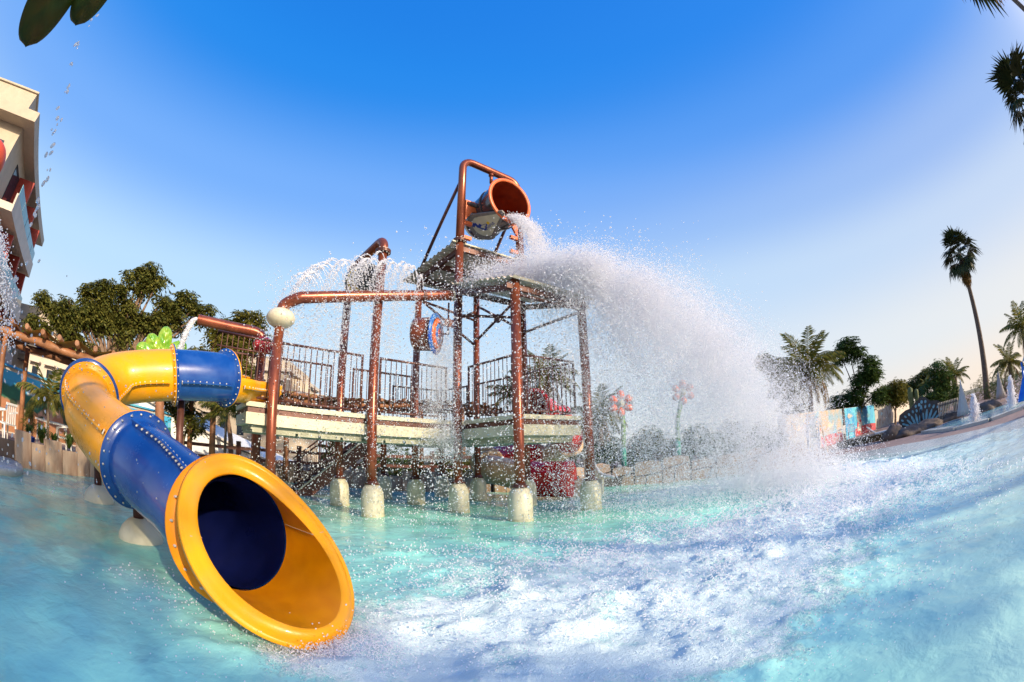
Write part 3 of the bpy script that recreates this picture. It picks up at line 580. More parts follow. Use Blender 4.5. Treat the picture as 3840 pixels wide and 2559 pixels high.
g = MB(); g.tube([bc2, bc2 + Vector((0, 0, .55))], .03, 8); g.tube([bc2 - ax2 * .3, bc2 - ax2 * .3 + Vector((0, 0, .5))], .015, 6); part('hanger', g, 'dark', sb)
# copper spout over the slide
so_ = thing('spout_pipe', 'short copper spout pipe pouring water beside the green leaf fountain', 'pipe', (P0v[0], P0v[1], 3.3))
a = n3(P0v, 3.66); e_ = Vector((-6.72, 6.74, 3.72)); g = MB(); g.tube(catmull([n3(P0v, 3.3), n3(P0v, 3.5), a + (e_ - a).normalized() * .2, a.lerp(e_, .5), e_], 6), .115, 18, cap=False); part('pipe', g, 'copper', so_)
tag(part('ball_fitting', MB().ball(n3(P0v, 3.40), (.26, .26, .20), 24), 'ballred'), 'glossy red ball fitted below the elbow of the short copper spout', 'ball')
# ================================================================== TUBE SLIDE (yellow and blue)
F1 = Vector((-1.806, 2.350, .593)); yaw, pit = -.43, .148
tF = Vector((math.cos(yaw) * math.cos(pit), math.sin(yaw) * math.cos(pit), math.sin(pit))); sF = tF.cross(Vector((0, 0, 1))).normalized(); wF = sF.cross(tF)
sl = thing('tube_slide', 'big yellow and blue tube slide curving down from the platform to the near water', 'slide', (-3.4, 3.2, 0))
path = catmull([(-4.80, 7.15, 2.40), (-4.84, 6.45, 2.36), (-4.76, 5.70, 2.27), (-5.28, 4.85, 2.13), (-5.85, 4.1, 1.90), (-5.72, 3.42, 1.58), (-5.0, 3.0, 1.25), (-3.45, 2.72, .9), (-2.75, 2.68, .70), tuple(F1 - tF * .42), tuple(F1)], 10)
idx = {'entry': (0, 20, 'yellow'), 'F5': (20, 30, 'blue'), 'F4': (30, 53, 'yellow'), 'F3': (53, 70, 'yellow'), 'F2': (70, 100, 'blue')}
def frame(i):
    a, b_ = path[max(i - 1, 0)], path[min(i + 1, len(path) - 1)]; t = (b_ - a).normalized(); s = t.cross(Vector((0, 0, 1))).normalized(); return t, s, s.cross(t)
boltm = None
def bolt(p, t, parent, L_=.05):
    global boltm
    if boltm is None:
        g = MB(); g.lathe([(0, -1), (.6, -1), (.62, -.45), (.6, .4), (.62, .45), (.6, 1), (0, 1)], n=8); o = part('bolt', g, 'bolt', parent, local=True); boltm = o.data
    else: o = mesh_obj('bolt', boltm, parent)
    o.scale = (.016, .016, L_ / 2); o.rotation_euler = Vector(t).to_track_quat('Z', 'Y').to_euler(); o.location = Vector(p) - wloc(sl)
for nme, (i0, i1, m_) in idx.items():
    g = MB(); n = 40; V = []; rings = list(range(i0, i1 + 1))
    for rr in (.405, .39):
        for i in rings:
            t, s, w_ = frame(i); fr_ = min(1., max(0., (i - 12) / 8.)) if nme == 'entry' else 1.; V += [path[i] + (s * math.cos(6.28318 * k / n) + w_ * (math.sin(6.28318 * k / n) if math.sin(6.28318 * k / n) < 0 else math.sin(6.28318 * k / n) * fr_ * fr_ * .0)) * rr if nme == 'entry' else path[i] + (s * math.cos(6.28318 * k / n) + w_ * math.sin(6.28318 * k / n)) * rr for k in range(n)]
    K_ = len(rings); F_ = [(i * n + k, i * n + (k + 1) % n, (i + 1) * n + (k + 1) % n, (i + 1) * n + k) for i in range(K_ - 1) for k in range(n)]
    F_ += [tuple(reversed([q + K_ * n for q in f])) for f in F_]
    g.add(V, F_, True); tb = part('tube_section', g, m_, sl)
    for i, sg in ([(i1, -1)] if nme == 'entry' else [(i0, 1)] if nme == 'F2' else [(i0, 1), (i1, -1)]):                       # end flanges
        t, s, w_ = frame(i); g = MB(); q0 = path[i] + t * sg * .004
        fr2 = .53 if nme == 'F4' and sg == -1 else .49; g.lathe([(.395, 0), (fr2, 0), (fr2, sg * .008), (fr2, sg * .016), (.43, sg * .02), (.40, sg * .06)], q0, 48, axis=t); fl = part('flange', g, 'blue' if nme == 'F4' and sg == -1 else m_, tb)
        if sg == 1 and i > 0:
            for k in range(24):
                a = (k + .5) * 6.28318 / 24; bolt(path[i] + (s * math.cos(a) + w_ * math.sin(a)) * .458, t, tb, .075)
    for ang in ((R(62), R(242)) if nme == 'F2' else (R(200), R(20)) if nme != 'F3' else (R(205), R(25))):    # lengthwise seams
        g = MB(); A = []
        for i in rings[1:-1]:
            t, s, w_ = frame(i); u_ = s * math.cos(ang) + w_ * math.sin(ang); b3 = t.cross(u_); p = path[i]
            A += [p + u_ * .40 + b3 * .012, p + u_ * .475 + b3 * .010, p + u_ * .475 - b3 * .010, p + u_ * .40 - b3 * .012]
        kk = len(rings) - 2; g.add(A, [(4 * i + j, 4 * i + (j + 1) % 4, 4 * i + 4 + (j + 1) % 4, 4 * i + 4 + j) for i in range(kk - 1) for j in range(4)]); part('seam', g, m_, tb)
        for i in rings[2:-1]:
            t, s, w_ = frame(i); u_ = s * math.cos(ang) + w_ * math.sin(ang); bolt(path[i] + u_ * .45, t.cross(u_), tb, .055)
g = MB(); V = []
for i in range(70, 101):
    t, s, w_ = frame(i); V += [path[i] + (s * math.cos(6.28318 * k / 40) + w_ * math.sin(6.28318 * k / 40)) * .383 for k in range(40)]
g.add(V, [(i * 40 + k, (i + 1) * 40 + k, (i + 1) * 40 + (k + 1) % 40, i * 40 + (k + 1) % 40) for i in range(30) for k in range(40)], True); part('shade_sleeve', g, 'tube_shade', sl)  # added sleeve whose dark colour imitates shade deep in the tube
# flared mouth
n = 64; V = []; K_ = 10
def ring_pt(k, r, L0, L1, sk, f=1.):
    a = 6.28318 * k / n; cs, sn = math.cos(a), math.sin(a); L_ = (L0 + L1) / 2 + (L0 - L1) / 2 * sn + f * (-.011 * math.cos(2 * a) - .081 * cs)
    r = min(r, r1) * (1 + f * (.055 * math.sin(2 * a) + .005 * math.cos(3 * a) - .017 * math.sin(3 * a))) + max(0, r - r1)
    return F1 + (sF * cs + wF * sn) * r + tF * L_ - Vector((0, 0, 1)) * sk * (1 - sn) / 2
Lt, Lb, r1, dr, sk = .01, .697, .394, .14, .142
rows = []
for j in range(K_ + 1):
    f_ = j / K_; rows.append([ring_pt(k, .40 + (r1 - .40) * f_, (Lt) * f_, Lb * f_, sk * f_, f_) for k in range(n)])
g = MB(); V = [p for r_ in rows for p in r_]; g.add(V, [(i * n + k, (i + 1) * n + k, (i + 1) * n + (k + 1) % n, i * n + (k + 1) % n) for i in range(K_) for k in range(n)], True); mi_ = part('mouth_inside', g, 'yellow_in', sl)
prof = [(r1, 0, 0), (r1 + .008, .012, 0), (r1 + dr * .62, .012, 0), (r1 + dr * .72, -.006, 0), (r1 + dr * .8, -.006, 0), (r1 + dr * .95, -.004, 0), (r1 + dr, -.012, 0), (r1 + dr, -.05, 0), (r1 + dr - .03, -.06, 0), (r1 + .02, -.08, 0)]
g = MB(); V = []
for rr, dz_, _ in prof:
    for k in range(n): V.append(ring_pt(k, rr, Lt + dz_, Lb + dz_ * 1.3, sk))
g.add(V, [(i * n + k, (i + 1) * n + k, (i + 1) * n + (k + 1) % n, i * n + (k + 1) % n) for i in range(len(prof) - 1) for k in range(n)], True); part('mouth_rim', g, 'yellow', sl)
g = MB(); V = []
for rr, f_ in ((.42, .02), (.425, .5), (r1 + .03, .93)):
    for k in range(n): V.append(ring_pt(k, rr, Lt * f_ - .02, Lb * f_, sk * f_, f_))
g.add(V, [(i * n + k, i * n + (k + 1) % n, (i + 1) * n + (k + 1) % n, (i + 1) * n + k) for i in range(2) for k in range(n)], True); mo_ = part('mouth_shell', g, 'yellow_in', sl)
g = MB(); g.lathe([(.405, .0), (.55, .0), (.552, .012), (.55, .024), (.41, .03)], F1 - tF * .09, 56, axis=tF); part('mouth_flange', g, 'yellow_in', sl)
for k in range(20):
    a = (k + .5) * 6.28318 / 20; bolt(F1 - tF * .075 + (sF * math.cos(a) + wF * math.sin(a)) * .512, tF, mo_, .085)
for a in (R(8), R(172)):    # joint lines of the two half shells
    g = MB(); pts = [];
    for j in range(12): f_ = j / 11; cs, sn = math.cos(a), math.sin(a); pts.append(ring_pt(n * a / 6.28318, (.4 + (r1 - .4) * f_) - .004, Lt * f_, Lb * f_, sk * f_, f_))
    pts.append(ring_pt(n * a / 6.28318, r1 + dr * .6, Lt + .014, Lb + .014, sk)); g.tube(pts, .0035, 5); part('joint_line', g, 'tan', sl)
# slide supports
for i, (x, y, zt) in enumerate(((-6.05, 3.80, 1.35), (-3.91, 3.05, .62), (-5.35, 5.2, 1.8))):
    g = MB(); g.tube([(x, y, .2), (x, y, zt)], .07, 14); o = part('support_post', g, 'brown', sl)
    g = MB(); g.lathe([(.29, -.3), (.29, .0), (.275, .06), (.23, .14), (.14, .22), (.08, .245), (0, .25)] if i < 2 else [(.22, -.3), (.22, .35), (.18, .5), (.1, .56), (0, .56)], (x, y, 0), 28); part('footing', g, 'cream', o)
# ================================================================== SECOND SLIDE, red and tan, behind the tower
rs = thing('red_slide', 'red and tan tube slide winding behind the platform tower', 'slide', (1, 12, 0))
rp = catmull([(.5, 11.3, 2.5), (.9, 11.9, 2.4), (1.5, 12.5, 1.95), (1.65, 13.1, 1.6), (1.2, 13.6, 1.35), (.1, 13.7, 1.2), (-.75, 13.1, 1.05), (-.7, 12.4, .85), (-.2, 12.2, .72), (.42, 11.97, .56), (1.5, 11.45, .5)], 6)
cols = [(0, 9, 'red'), (9, 18, 'red'), (18, 26, 'tan'), (26, 38, 'red'), (38, 41, 'tan'), (41, 54, 'tan'), (54, 60, 'red')]
for i0, i1, m_ in cols:
    g = MB(); g.tube(rp[i0:i1 + 1], .42 if i0 < 54 else .5, 24, cap=i0 >= 54); o = part('tube_section', g, m_, rs)
    if m_ == 'tan' and i0 == 41:
        for k in range(16): a_ = k * .39; p = rp[41]; t = (rp[42] - rp[41]).normalized(); s = t.cross(Vector((0, 0, 1))).normalized(); w_ = s.cross(t); g = MB(); g.ball(p + (s * math.cos(a_) + w_ * math.sin(a_)) * .47 , .02, 6); part('bolt', g, 'bolt', o)
    g = MB(); t = (rp[i0 + 1] - rp[i0]).normalized(); g.lathe([(.42, 0), (.52, 0), (.52, .03), (.43, .035)], rp[i0], 28, axis=t); part('flange', g, m_, o)
g = MB(); g.tube([(.1, 12.1, -.1), (.1, 12.1, .5)], .05, 8); g.tube([(2.2, 12.6, -.1), (2.2, 12.6, 1.9)], .06, 8); g.tube([(-.7, 13, .1), (-.7, 13, .8)], .05, 8); part('support_post', g, 'brown', rs)
wc_ = thing('white_chute', 'open white chute lip beside the red slide tube', 'slide', (2.1, 11.9, 0))
g = MB(); g.box((2.05, 11.8, .22), (.75, .5, .5), rz=-.3); part('chute_base', g, 'cream', wc_)
g = MB(); g.tube(catmull([(1.95, 11.7, 1.05), (2.12, 11.6, .95), (2.3, 11.4, .62), (2.62, 11.2, .5)], 6), .035, 8); part('chute_edge', g, 'white', wc_)
g = MB(); g.plate((1.9, 11.75, .45), (.9, -.42, 0), (0, 0, 1), [(0, 0), (.75, 0), (.45, .25), (.2, .6), (0, .62)], .03); part('chute_side', g, 'cream', wc_)
# ================================================================== LEAF FOUNTAINS, FLOWERS, BALL SPOUT
def leaf_shape(L_, W_, n=10, tip=.5):
    pts = []
    for k in range(n + 1): t = k / n; pts.append((t * L_, W_ * math.sin(math.pi * t ** .75) * .5 + .01))
    return pts + [(x, -y) for x, y in reversed(pts)]
def leaf_solid(o, ax, ay, L_, W_, th, bend=.2, ribs=.012, nl=26, nw=14):
    o, ax, ay = Vector(o), Vector(ax).normalized(), Vector(ay).normalized(); nn = ax.cross(ay); V = []; g = MB()
    for side in (1, -1):
        for i in range(nl + 1):
            t = i / nl; wd = max(.004, W_ * .5 * math.sin(math.pi / 2 * min(1, t * 1.7 + .12)) * (1 - t ** 4.5) ** .5)
            for j in range(nw + 1):
                s = j / nw * 2 - 1; z = -bend * t * t * L_ + ribs * math.cos((t * 9 - abs(s) * 2.2) * 3.1) * (1 - abs(s)) * 1.2 + ribs * 2.5 * (1 - min(1, abs(s) * 6)) - .12 * W_ * s * s
                V.append(o + ax * (t * L_) + ay * (s * wd) + nn * (z + side * th / 2 * (1 - s * s) ** .5 * (1 - (t) ** 6) ** .5))
    q = (nl + 1) * (nw + 1); F_ = [(i * (nw + 1) + j, i * (nw + 1) + j + 1, (i + 1) * (nw + 1) + j + 1, (i + 1) * (nw + 1) + j) for i in range(nl) for j in range(nw)]
    g.add(V, F_ + [tuple(reversed([x + q for x in f])) for f in F_], True); return g
lf_ = thing('leaf_fountain', 'bright green fibreglass palm-leaf fountain rising behind the yellow tube', 'fountain', tuple(pol(-49.3, 10, .2)))
hub = pol(-49.4, 10, 2.80)
g = MB(); g.tube([pol(-48.4, 10, .2), pol(-48.8, 10, 1.5), hub], [.13, .12, .1], 14); part('trunk', g, 'log', lf_)
right = Vector((math.cos(R(49.5)), math.sin(R(49.5)), 0)); tow = -pol(-49.4, 1)
for a, L_ in ((88, .72), (132, .62), (36, .72), (168, .7), (4, .66), (230, .5), (300, .5)):
    ax = right * math.cos(R(a)) + Vector((0, 0, 1)) * math.sin(R(a)) + tow * .25; ay = (-right * math.sin(R(a)) + Vector((0, 0, 1)) * math.cos(R(a)))
    part('leaf', leaf_solid(hub, ax, ay, L_, .40, .05, .10, .010), 'leafg', lf_)
part('leaf_hub', MB().ball(hub + tow * .06, (.07, .07, .09), 12), 'leafg', lf_)
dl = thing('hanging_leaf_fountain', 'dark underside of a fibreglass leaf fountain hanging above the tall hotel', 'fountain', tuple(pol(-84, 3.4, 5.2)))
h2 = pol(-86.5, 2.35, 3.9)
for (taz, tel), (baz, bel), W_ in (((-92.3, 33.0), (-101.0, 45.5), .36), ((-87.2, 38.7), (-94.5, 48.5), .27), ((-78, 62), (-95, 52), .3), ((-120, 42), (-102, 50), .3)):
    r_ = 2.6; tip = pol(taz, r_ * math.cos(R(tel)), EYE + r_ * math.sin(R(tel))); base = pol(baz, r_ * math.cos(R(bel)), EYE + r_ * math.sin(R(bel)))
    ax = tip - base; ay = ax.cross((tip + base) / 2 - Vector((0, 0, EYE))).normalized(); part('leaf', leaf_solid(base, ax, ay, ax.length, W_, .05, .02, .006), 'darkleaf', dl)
g = MB(); g.tube(catmull([pol(-118, 3.2, 0), pol(-118, 3.1, 2.), pol(-110, 2.2, 3.2), pol(-98, 1.75, 3.3)], 6), .07, 12); part('stem', g, 'stemg', dl)
bs = thing('ball_spout', 'orange-red ball spout pouring water beside the tall hotel', 'fountain', tuple(pol(-86, 5, .1)))
bp0 = pol(-86.0, 5.0, EYE + 5 * math.tan(R(22.3)))
part('ball', MB().ball(bp0, (.24, .24, .20), 24), 'ballor', bs); part('lower_ball', MB().ball(bp0 + Vector((-.02, 0, -.52)), (.22, .22, .2), 24), 'ballor', bs)
g = MB(); g.tube([bp0, (bp0.x - .1, bp0.y - .1, 0)], .08, 12); part('pole', g, 'copper', bs)
def flower(base, zc, r, m_, label, lean=0):
    t_ = thing('flower_fountain', label, 'fountain', tuple(base)); c = Vector((base[0] + lean, base[1], zc)); tw = Vector((-base[0], -base[1], 0)).normalized(); rt = Vector((-tw.y, tw.x, 0))
    g = MB(); g.tube([base, V2(base, base[2] + (zc - base[2]) * .3)], .10, 14); part('stem_base', g, 'stemt', t_)
    g = MB(); g.tube(catmull([V2(base, base[2] + (zc - base[2]) * .3), V2(base, base[2] + (zc - base[2]) * .6) + rt * .04, c], 5), .085, 14); part('stem', g, 'stemg', t_)
    for k in range(6):
        a = k * math.pi / 3 + .5; d_ = rt * math.cos(a) + Vector((0, 0, 1)) * math.sin(a); rot = Matrix((d_, tw.cross(d_), tw)).transposed()
        g = MB(); g.ball(c + d_ * r * .66 + tw * .05, (r * .36, r * .30, .13), 16, rot=rot); part('petal', g, m_, t_)
    rot = Matrix((rt, Vector((0, 0, 1)), tw)).transposed(); part('flower_centre', MB().ball(c + tw * .06, (r * .30, r * .30, .14), 16, rot=rot), 'cream', t_)
flower(pol(14.5, 15.6, .62), 2.93, .48, 'flower', 'orange six-petal flower fountain on a green stem behind the pool wall')
flower(pol(21.9, 15.8, .62), 3.15, .46, 'orange', 'second flower fountain with teal stem, half lost in the white splash', .35)
# ================================================================== TREES
def leaf_quads(P, nrm_jit=1., size=(.10, .26), leaflets=7, droop=.5, rng=RNG):
    """pinnate sprigs at the points P; returns (N,4,3)"""
    n = len(P); out = []
    az = rng.uniform(0, 6.283, n); el = rng.uniform(-.5, .5, n) - droop * .3
    D_ = np.stack([np.cos(az) * np.cos(el), np.sin(az) * np.cos(el), np.sin(el)], -1); up = np.array([0, 0, 1.]); S_ = np.cross(D_, up); S_ /= np.linalg.norm(S_, axis=1)[:, None]; N_ = np.cross(S_, D_)
    L_ = rng.uniform(size[0], size[1], n)[:, None]
    for k in range(leaflets):
        t = (k // 2 + .6) / (leaflets / 2); sg = 1 if k % 2 else -1
        b0 = P + D_ * L_ * t - up * (t * t) * L_ * droop * .5
        dr_ = S_ * sg * .8 + D_ * .6 - up * droop * rng.uniform(.2, 1., n)[:, None]; dr_ /= np.linalg.norm(dr_, axis=1)[:, None]
        ll = L_ * rng.uniform(.4, .62, n)[:, None]; wd = ll * .19; pr = np.cross(dr_, N_ + .4 * rng.normal(size=(n, 3))); pr /= np.linalg.norm(pr, axis=1)[:, None] + 1e-9
        out.append(np.stack([b0, b0 + dr_ * ll * .5 + pr * wd, b0 + dr_ * ll, b0 + dr_ * ll * .5 - pr * wd], 1))
    return np.concatenate(out)
def crown_points(clumps, n, rng=RNG):
    vol = np.array([c[1] ** 2 for c in clumps]); pr = vol / vol.sum(); ix = rng.choice(len(clumps), n, p=pr); u_ = rng.normal(size=(n, 3)); u_ /= np.linalg.norm(u_, axis=1)[:, None]
    rad = rng.uniform(.35, 1, n) ** .6 * (1 + .12 * rng.normal(size=n)); C_ = np.array([list(c[0]) for c in clumps])[ix]; Rr = np.array([c[1] for c in clumps])[ix]
    return C_ + u_ * (rad * Rr)[:, None] * np.array([1, 1, .8])
def tree(label, base, height, clumps, n, m_='leaf', size=(.25, .5), trunk_r=.18, group=None, droop=.6, cat='tree', name='leafy_tree', limb_to=None, rng=RNG, leaflets=7):
    t_ = thing(name, label, cat, tuple(base), group); base = Vector(base)
    cl = [(Vector(c), r) for c, r in clumps]
    sub = []
    for c, r in clumps:
        for q in range(9 if r > .7 else 5):
            u_ = rng.normal(size=3); u_ /= np.linalg.norm(u_); sub.append((tuple(np.array(c) + u_ * r * rng.uniform(.45, .95) * np.array([1, 1, .8])), r * (rng.uniform(.20, .36) if r > .7 else rng.uniform(.35, .6))))
    clumps = sub
    g = MB(); cen = sum((c for c, r in cl), Vector()) / len(cl); fork = base.lerp(Vector((cen.x, cen.y, base.z + height * .5)), .75)
    g.tube(catmull([base, base.lerp(fork, .5) + Vector((.1, .05, 0)), fork], 4), [trunk_r * (1 - .04 * k) for k in range(9)], 10); part('trunk', g, 'bark', t_)
    for c, r in cl[:limb_to or 9]:
        g = MB(); P_ = catmull([fork - Vector((0, 0, .2)), fork.lerp(c, .5) + Vector((0, 0, .15 * r)), c + Vector((0, 0, r * .3))], 4); g.tube(P_, [trunk_r * (.55 - .055 * k) for k in range(len(P_))], 7); part('limb', g, 'bark', t_)
    Q = leaf_quads(crown_points(cl, n, rng), size=size, droop=droop, rng=rng, leaflets=leaflets); quads('crown', Q, m_, t_, off=wloc(t_)); return t_
def clump(az, el, dist, r): return (tuple(pol(az, dist, EYE + dist * math.tan(R(el)))), r)
rt_ = np.random.default_rng(11)
tree('spreading dark green tree whose thin branches reach above the tube slide', pol(-55, 19, .2), 7,
     [clump(*q) for q in [(-69.0, 12.1, 19, 0.4), (-66.6, 11.4, 19, 0.43), (-65.2, 12.6, 19, 0.29), (-63.2, 11.7, 19, 0.5), (-62.2, 14.9, 19, 0.36), (-61.8, 13.1, 19, 0.43), (-59.8, 16.0, 19, 0.4), (-59.2, 14.2, 19, 0.5), (-59.7, 11.9, 19, 0.58), (-57.5, 16.1, 19, 0.36), (-56.5, 18.1, 19, 0.32), (-55.6, 14.6, 19, 0.43), (-55.0, 18.9, 19, 0.29), (-53.5, 19.7, 19, 0.32), (-53.2, 18.0, 19, 0.4), (-54.3, 16.8, 19, 0.32), (-51.8, 18.7, 19, 0.25), (-56.5, 12.6, 19, 0.5), (-51.2, 13.8, 19, 0.43), (-50.5, 16.3, 19, 0.32), (-48.2, 15.0, 19, 0.43), (-47.1, 17.2, 19, 0.43), (-45.2, 16.2, 19, 0.4), (-43.4, 16.6, 19, 0.22), (-44.2, 15.1, 19, 0.29), (-70.0, 9.4, 19, 0.3), (-68.0, 8.8, 19, 0.4), (-66.2, 11.1, 19, 0.45), (-64.2, 9.8, 19, 0.45), (-61.8, 11.4, 19, 0.45), (-62.3, 8.8, 19, 0.35), (-58.7, 13.3, 19, 0.4), (-57.9, 11.9, 19, 0.4), (-55.0, 11.8, 19, 0.45), (-53.5, 13.4, 19, 0.45), (-59.9, 8.5, 19, 0.3), (-55.6, 10.0, 19, 0.35), (-51.3, 12.5, 19, 0.35), (-50.2, 14.3, 19, 0.4), (-49.3, 16.0, 19, 0.35), (-47.8, 13.7, 19, 0.25)]], 5200, 'leaf', (.26, .50), .22, droop=.8, limb_to=41, rng=rt_)
tree('smaller yellow-green tree standing behind the platform railing and spout', pol(-38.5, 19, .2), 6,
     [clump(-37.5, 15.9, 19, .75), clump(-39.6, 14.8, 19, .6), clump(-41.3, 13.6, 18.5, .6), clump(-36.5, 13.5, 18.5, .7), clump(-39.5, 11.5, 18, .8), clump(-43, 9.5, 17.5, .9), clump(-38, 9, 17.5, .8), clump(-41, 8, 17.5, .7)], 2600, 'leafy', (.25, .48), .14, droop=.7, rng=rt_)
tree('low dark tree under the deck beside the pergola poles', pol(-44.6, 13.5, .2), 2.2, [clump(-46, 3.6, 13.5, .5), clump(-44, 2.2, 13.5, .5), clump(-47.6, 4.6, 14, .5)], 700, 'leaf', (.15, .3), .1, rng=rt_)
tree('round leafy tree with bare fork beside the coconut palm', pol(47.2, 30, .1), 5,
     [clump(46.9, 9.2, 30, .75), clump(45.6, 8.2, 30, .7), clump(48.2, 8, 30, .6), clump(49.7, 6.2, 30, .8), clump(48.4, 4.6, 30, .8), clump(50.2, 4.8, 30, .6), clump(47, 2.6, 30, .9), clump(44.8, 2.4, 30, .8), clump(50.6, 2.2, 30, .7)], 3000, 'leafr', (.28, .5), .13, rng=rt_)
tree('yellow-green bush tree behind the painted wall beside the round tree', pol(52.5, 31, .1), 3, [clump(51.6, 2.2, 31, .8), clump(53.3, 2.7, 31, .7), clump(53.4, 1.4, 31, .7)], 1200, 'leafy', (.25, .45), .1, rng=rt_)
tree('dark rounded tree above the painted wall near the cactus', pol(57, 40, .1), 3, [clump(55.2, 1.9, 40, 1.0), clump(56.5, 2.4, 40, 1.0), clump(57.8, 3.0, 40, .9)], 1500, 'leaf', (.3, .5), .15, rng=rt_)
tree('dark bushy tree beside the stocky royal palm', pol(59.6, 27, .1), 3, [clump(59.6, 3.4, 27, .7), clump(60.4, 2.0, 27, .7), clump(58.4, 1.2, 27, .9), clump(61.2, .2, 27, .8), clump(59, -.2, 26, .8), clump(57.8, .2, 26, .5)], 1900, 'leafr', (.2, .4), .1, rng=rt_)
tree('dark slender tree half hidden by the edge of the splash', pol(37.3, 21, .1), 4, [clump(34.8, 9.6, 21, .5), clump(36.0, 8.4, 21, .6), clump(37.2, 6.8, 21, .55), clump(38.2, 4.8, 21, .5), clump(37.6, 3.2, 21, .5), clump(36.4, 5.6, 21, .55), clump(39, 2.8, 21, .35)], 1500, 'leaf', (.16, .32), .08, rng=rt_)
for k, (az, el, d_, r_, n_, lb) in enumerate(((9.5, 2.5, 19, 1.3, 1300, 'dark leafy shrub under the tower deck behind the red slide'), (18, .8, 17, .9, 1200, 'dense dark shrub between the two flower fountains'), (24.5, .7, 17, .8, 1100, 'dark shrub beside the teal flower stem'), (29.5, .5, 18, .9, 1100, 'low shrub behind the densest part of the splash'), (33.5, -.2, 18, .8, 900, 'low shrub where the splash meets the far wall'), (-8, -.5, 18, 1.1, 900, 'dark shrub seen under the deck between the posts'), (-16, -.6, 18, 1.1, 900, 'dark shrub behind the stairs under the platform'), (2.5, 5.0, 20, 1.3, 1300, 'bushy tree behind the railing of the tower deck'), (13.2, .2, 16.6, .6, 600, 'small shrub at the foot of the orange flower'), (66.5, -.2, 38, 1.2, 900, 'dark shrub mass at the foot of the tall palm'), (70, .2, 30, 1.1, 900, 'dark shrub between the two folded parasols'))):
    tree(lb, pol(az, d_, .2), 1.2, [clump(az, el, d_, r_), clump(az - 2, el - 1.2, d_, r_ * .8), clump(az + 2, el - 1, d_, r_ * .75)], n_, 'leaf' if k % 2 else 'leafr', (.12, .28), .05, cat='shrub', name='shrub', rng=rt_)
# ---- palms
def frond_mesh(name, L_, n, m_, arc_=1.0, ll=.5, wd=.045, up=.6, hang=.5, seed=0):
    rr = np.random.default_rng(seed); Q = []; pts = []
    for i in range(n + 1):
        t = i / n; x = L_ * (math.sin(arc_ * t) / arc_ if arc_ > .01 else t) * math.cos(up * (1 - t) * .0 + 0); z = -L_ * (1 - math.cos(arc_ * t)) / max(arc_, .01) ; pts.append(Vector((x, 0, z)))
    mt = Matrix.Rotation(-up, 3, 'Y'); pts = [mt @ p for p in pts]
    for i in range(1, n):
        t = i / n; d_ = (pts[i + 1] - pts[i - 1]).normalized(); l = ll * (math.sin(math.pi * (t * .86 + .12)) ** .6) * rr.uniform(.85, 1.1)
        if t < .12: continue
        for sg in (1, -1):
            dd = (Vector((0, sg, 0)) * .8 + d_ * (.45 + .6 * t) - Vector((0, 0, hang * rr.uniform(.7, 1.5)))).normalized(); a = pts[i]; mid_ = a + dd * l * .5 ; tip = mid_ + (dd - Vector((0, 0, hang * .7))).normalized() * l * .5; wv_ = d_ * wd / 2
            Q.append([a - wv_ * .5, mid_ - wv_, mid_ + wv_, a + wv_ * .5]); Q.append([mid_ - wv_, tip, tip + wv_ * .1, mid_ + wv_])
    V = [tuple(p) for q in Q for p in q]; F_ = [tuple(range(4 * i, 4 * i + 4)) for i in range(len(Q))]
    g = MB(); g.add(V, F_); g.tube(pts, [.03 * (1 - .85 * k / n) * L_ / 2.5 + .004 for k in range(n + 1)], 5)
    me_ = bpy.data.meshes.new(name); me_.from_pydata(g.v, [], g.f); me_.materials.append(M[m_]); me_.update(); return me_
def palm(label, base, top, fronds, trunk=(.16, .11), L_=2.5, seed=0, cat='palm tree', m_='palm', ll=.55, ndry=4, curve=.0, wd=.05, group=None, skip=None, hang=.5):
    t_ = thing('palm_tree', label, cat, tuple(base), group); base, top = Vector(base), Vector(top); rr = random.Random(seed)
    P_ = catmull([base, base.lerp(top, .5) + Vector((curve, 0, 0)), top], 6)
    if trunk: g = MB(); g.tube(P_, [trunk[0] + (trunk[1] - trunk[0]) * k / (len(P_) - 1) + (.012 if k % 2 else 0) for k in range(len(P_))], 12); part('trunk', g, 'trunk', t_)
    fr = [frond_mesh('frond', L_ * s, 30, m_, a, ll * s, wd, u_, h_, k) for k, (s, a, u_, h_) in enumerate(((.92, .7, 1.25, .3), (1, 1.2, .8, hang), (1, 1.6, .35, hang * 1.3)))]; fd = frond_mesh('dry_frond', L_ * .95, 22, 'palmdry', 1.4, ll * .9, wd, -.35, .9, 9)
    for k in range(fronds):
        tier = 0 if k < fronds * .25 else 1 if k < fronds * .62 else 2; az = k * 2.399 + rr.uniform(-.2, .2)
        inst('frond', fr[tier], t_, top - base, (rr.uniform(-.1, .1), rr.uniform(-.15, .12), az), rr.uniform(.88, 1.08))
    for k in range(ndry): inst('dry_frond', fd, t_, top - base - Vector((0, 0, .05)), (0, rr.uniform(-.1, .25), k * 1.9 + 4.9), rr.uniform(.8, 1.))
    return t_
cp = pol(40.3, 24, .1); ct = pol(40.9, 24, EYE + 24 * math.tan(R(7.3)))
pt_ = palm('large coconut palm with drooping golden fronds behind the painted wall', cp, ct, 32, (.17, .13), 2.7, 3, ll=.80, ndry=10, wd=.08)
for k in range(7): a = k * .9; part('coconut', MB().ball(ct + Vector((.2 * math.cos(a), .2 * math.sin(a), -.25 - .1 * (k % 2))), .11, 10), 'palmdry', pt_)
palm('stocky royal palm with arching dark fronds beside the folded parasol', pol(61.9, 29, .1), pol(62.1, 29, EYE + 29 * math.tan(R(1.9))), 17, (.26, .2), 1.55, 5, ll=.42, ndry=0, wd=.05)
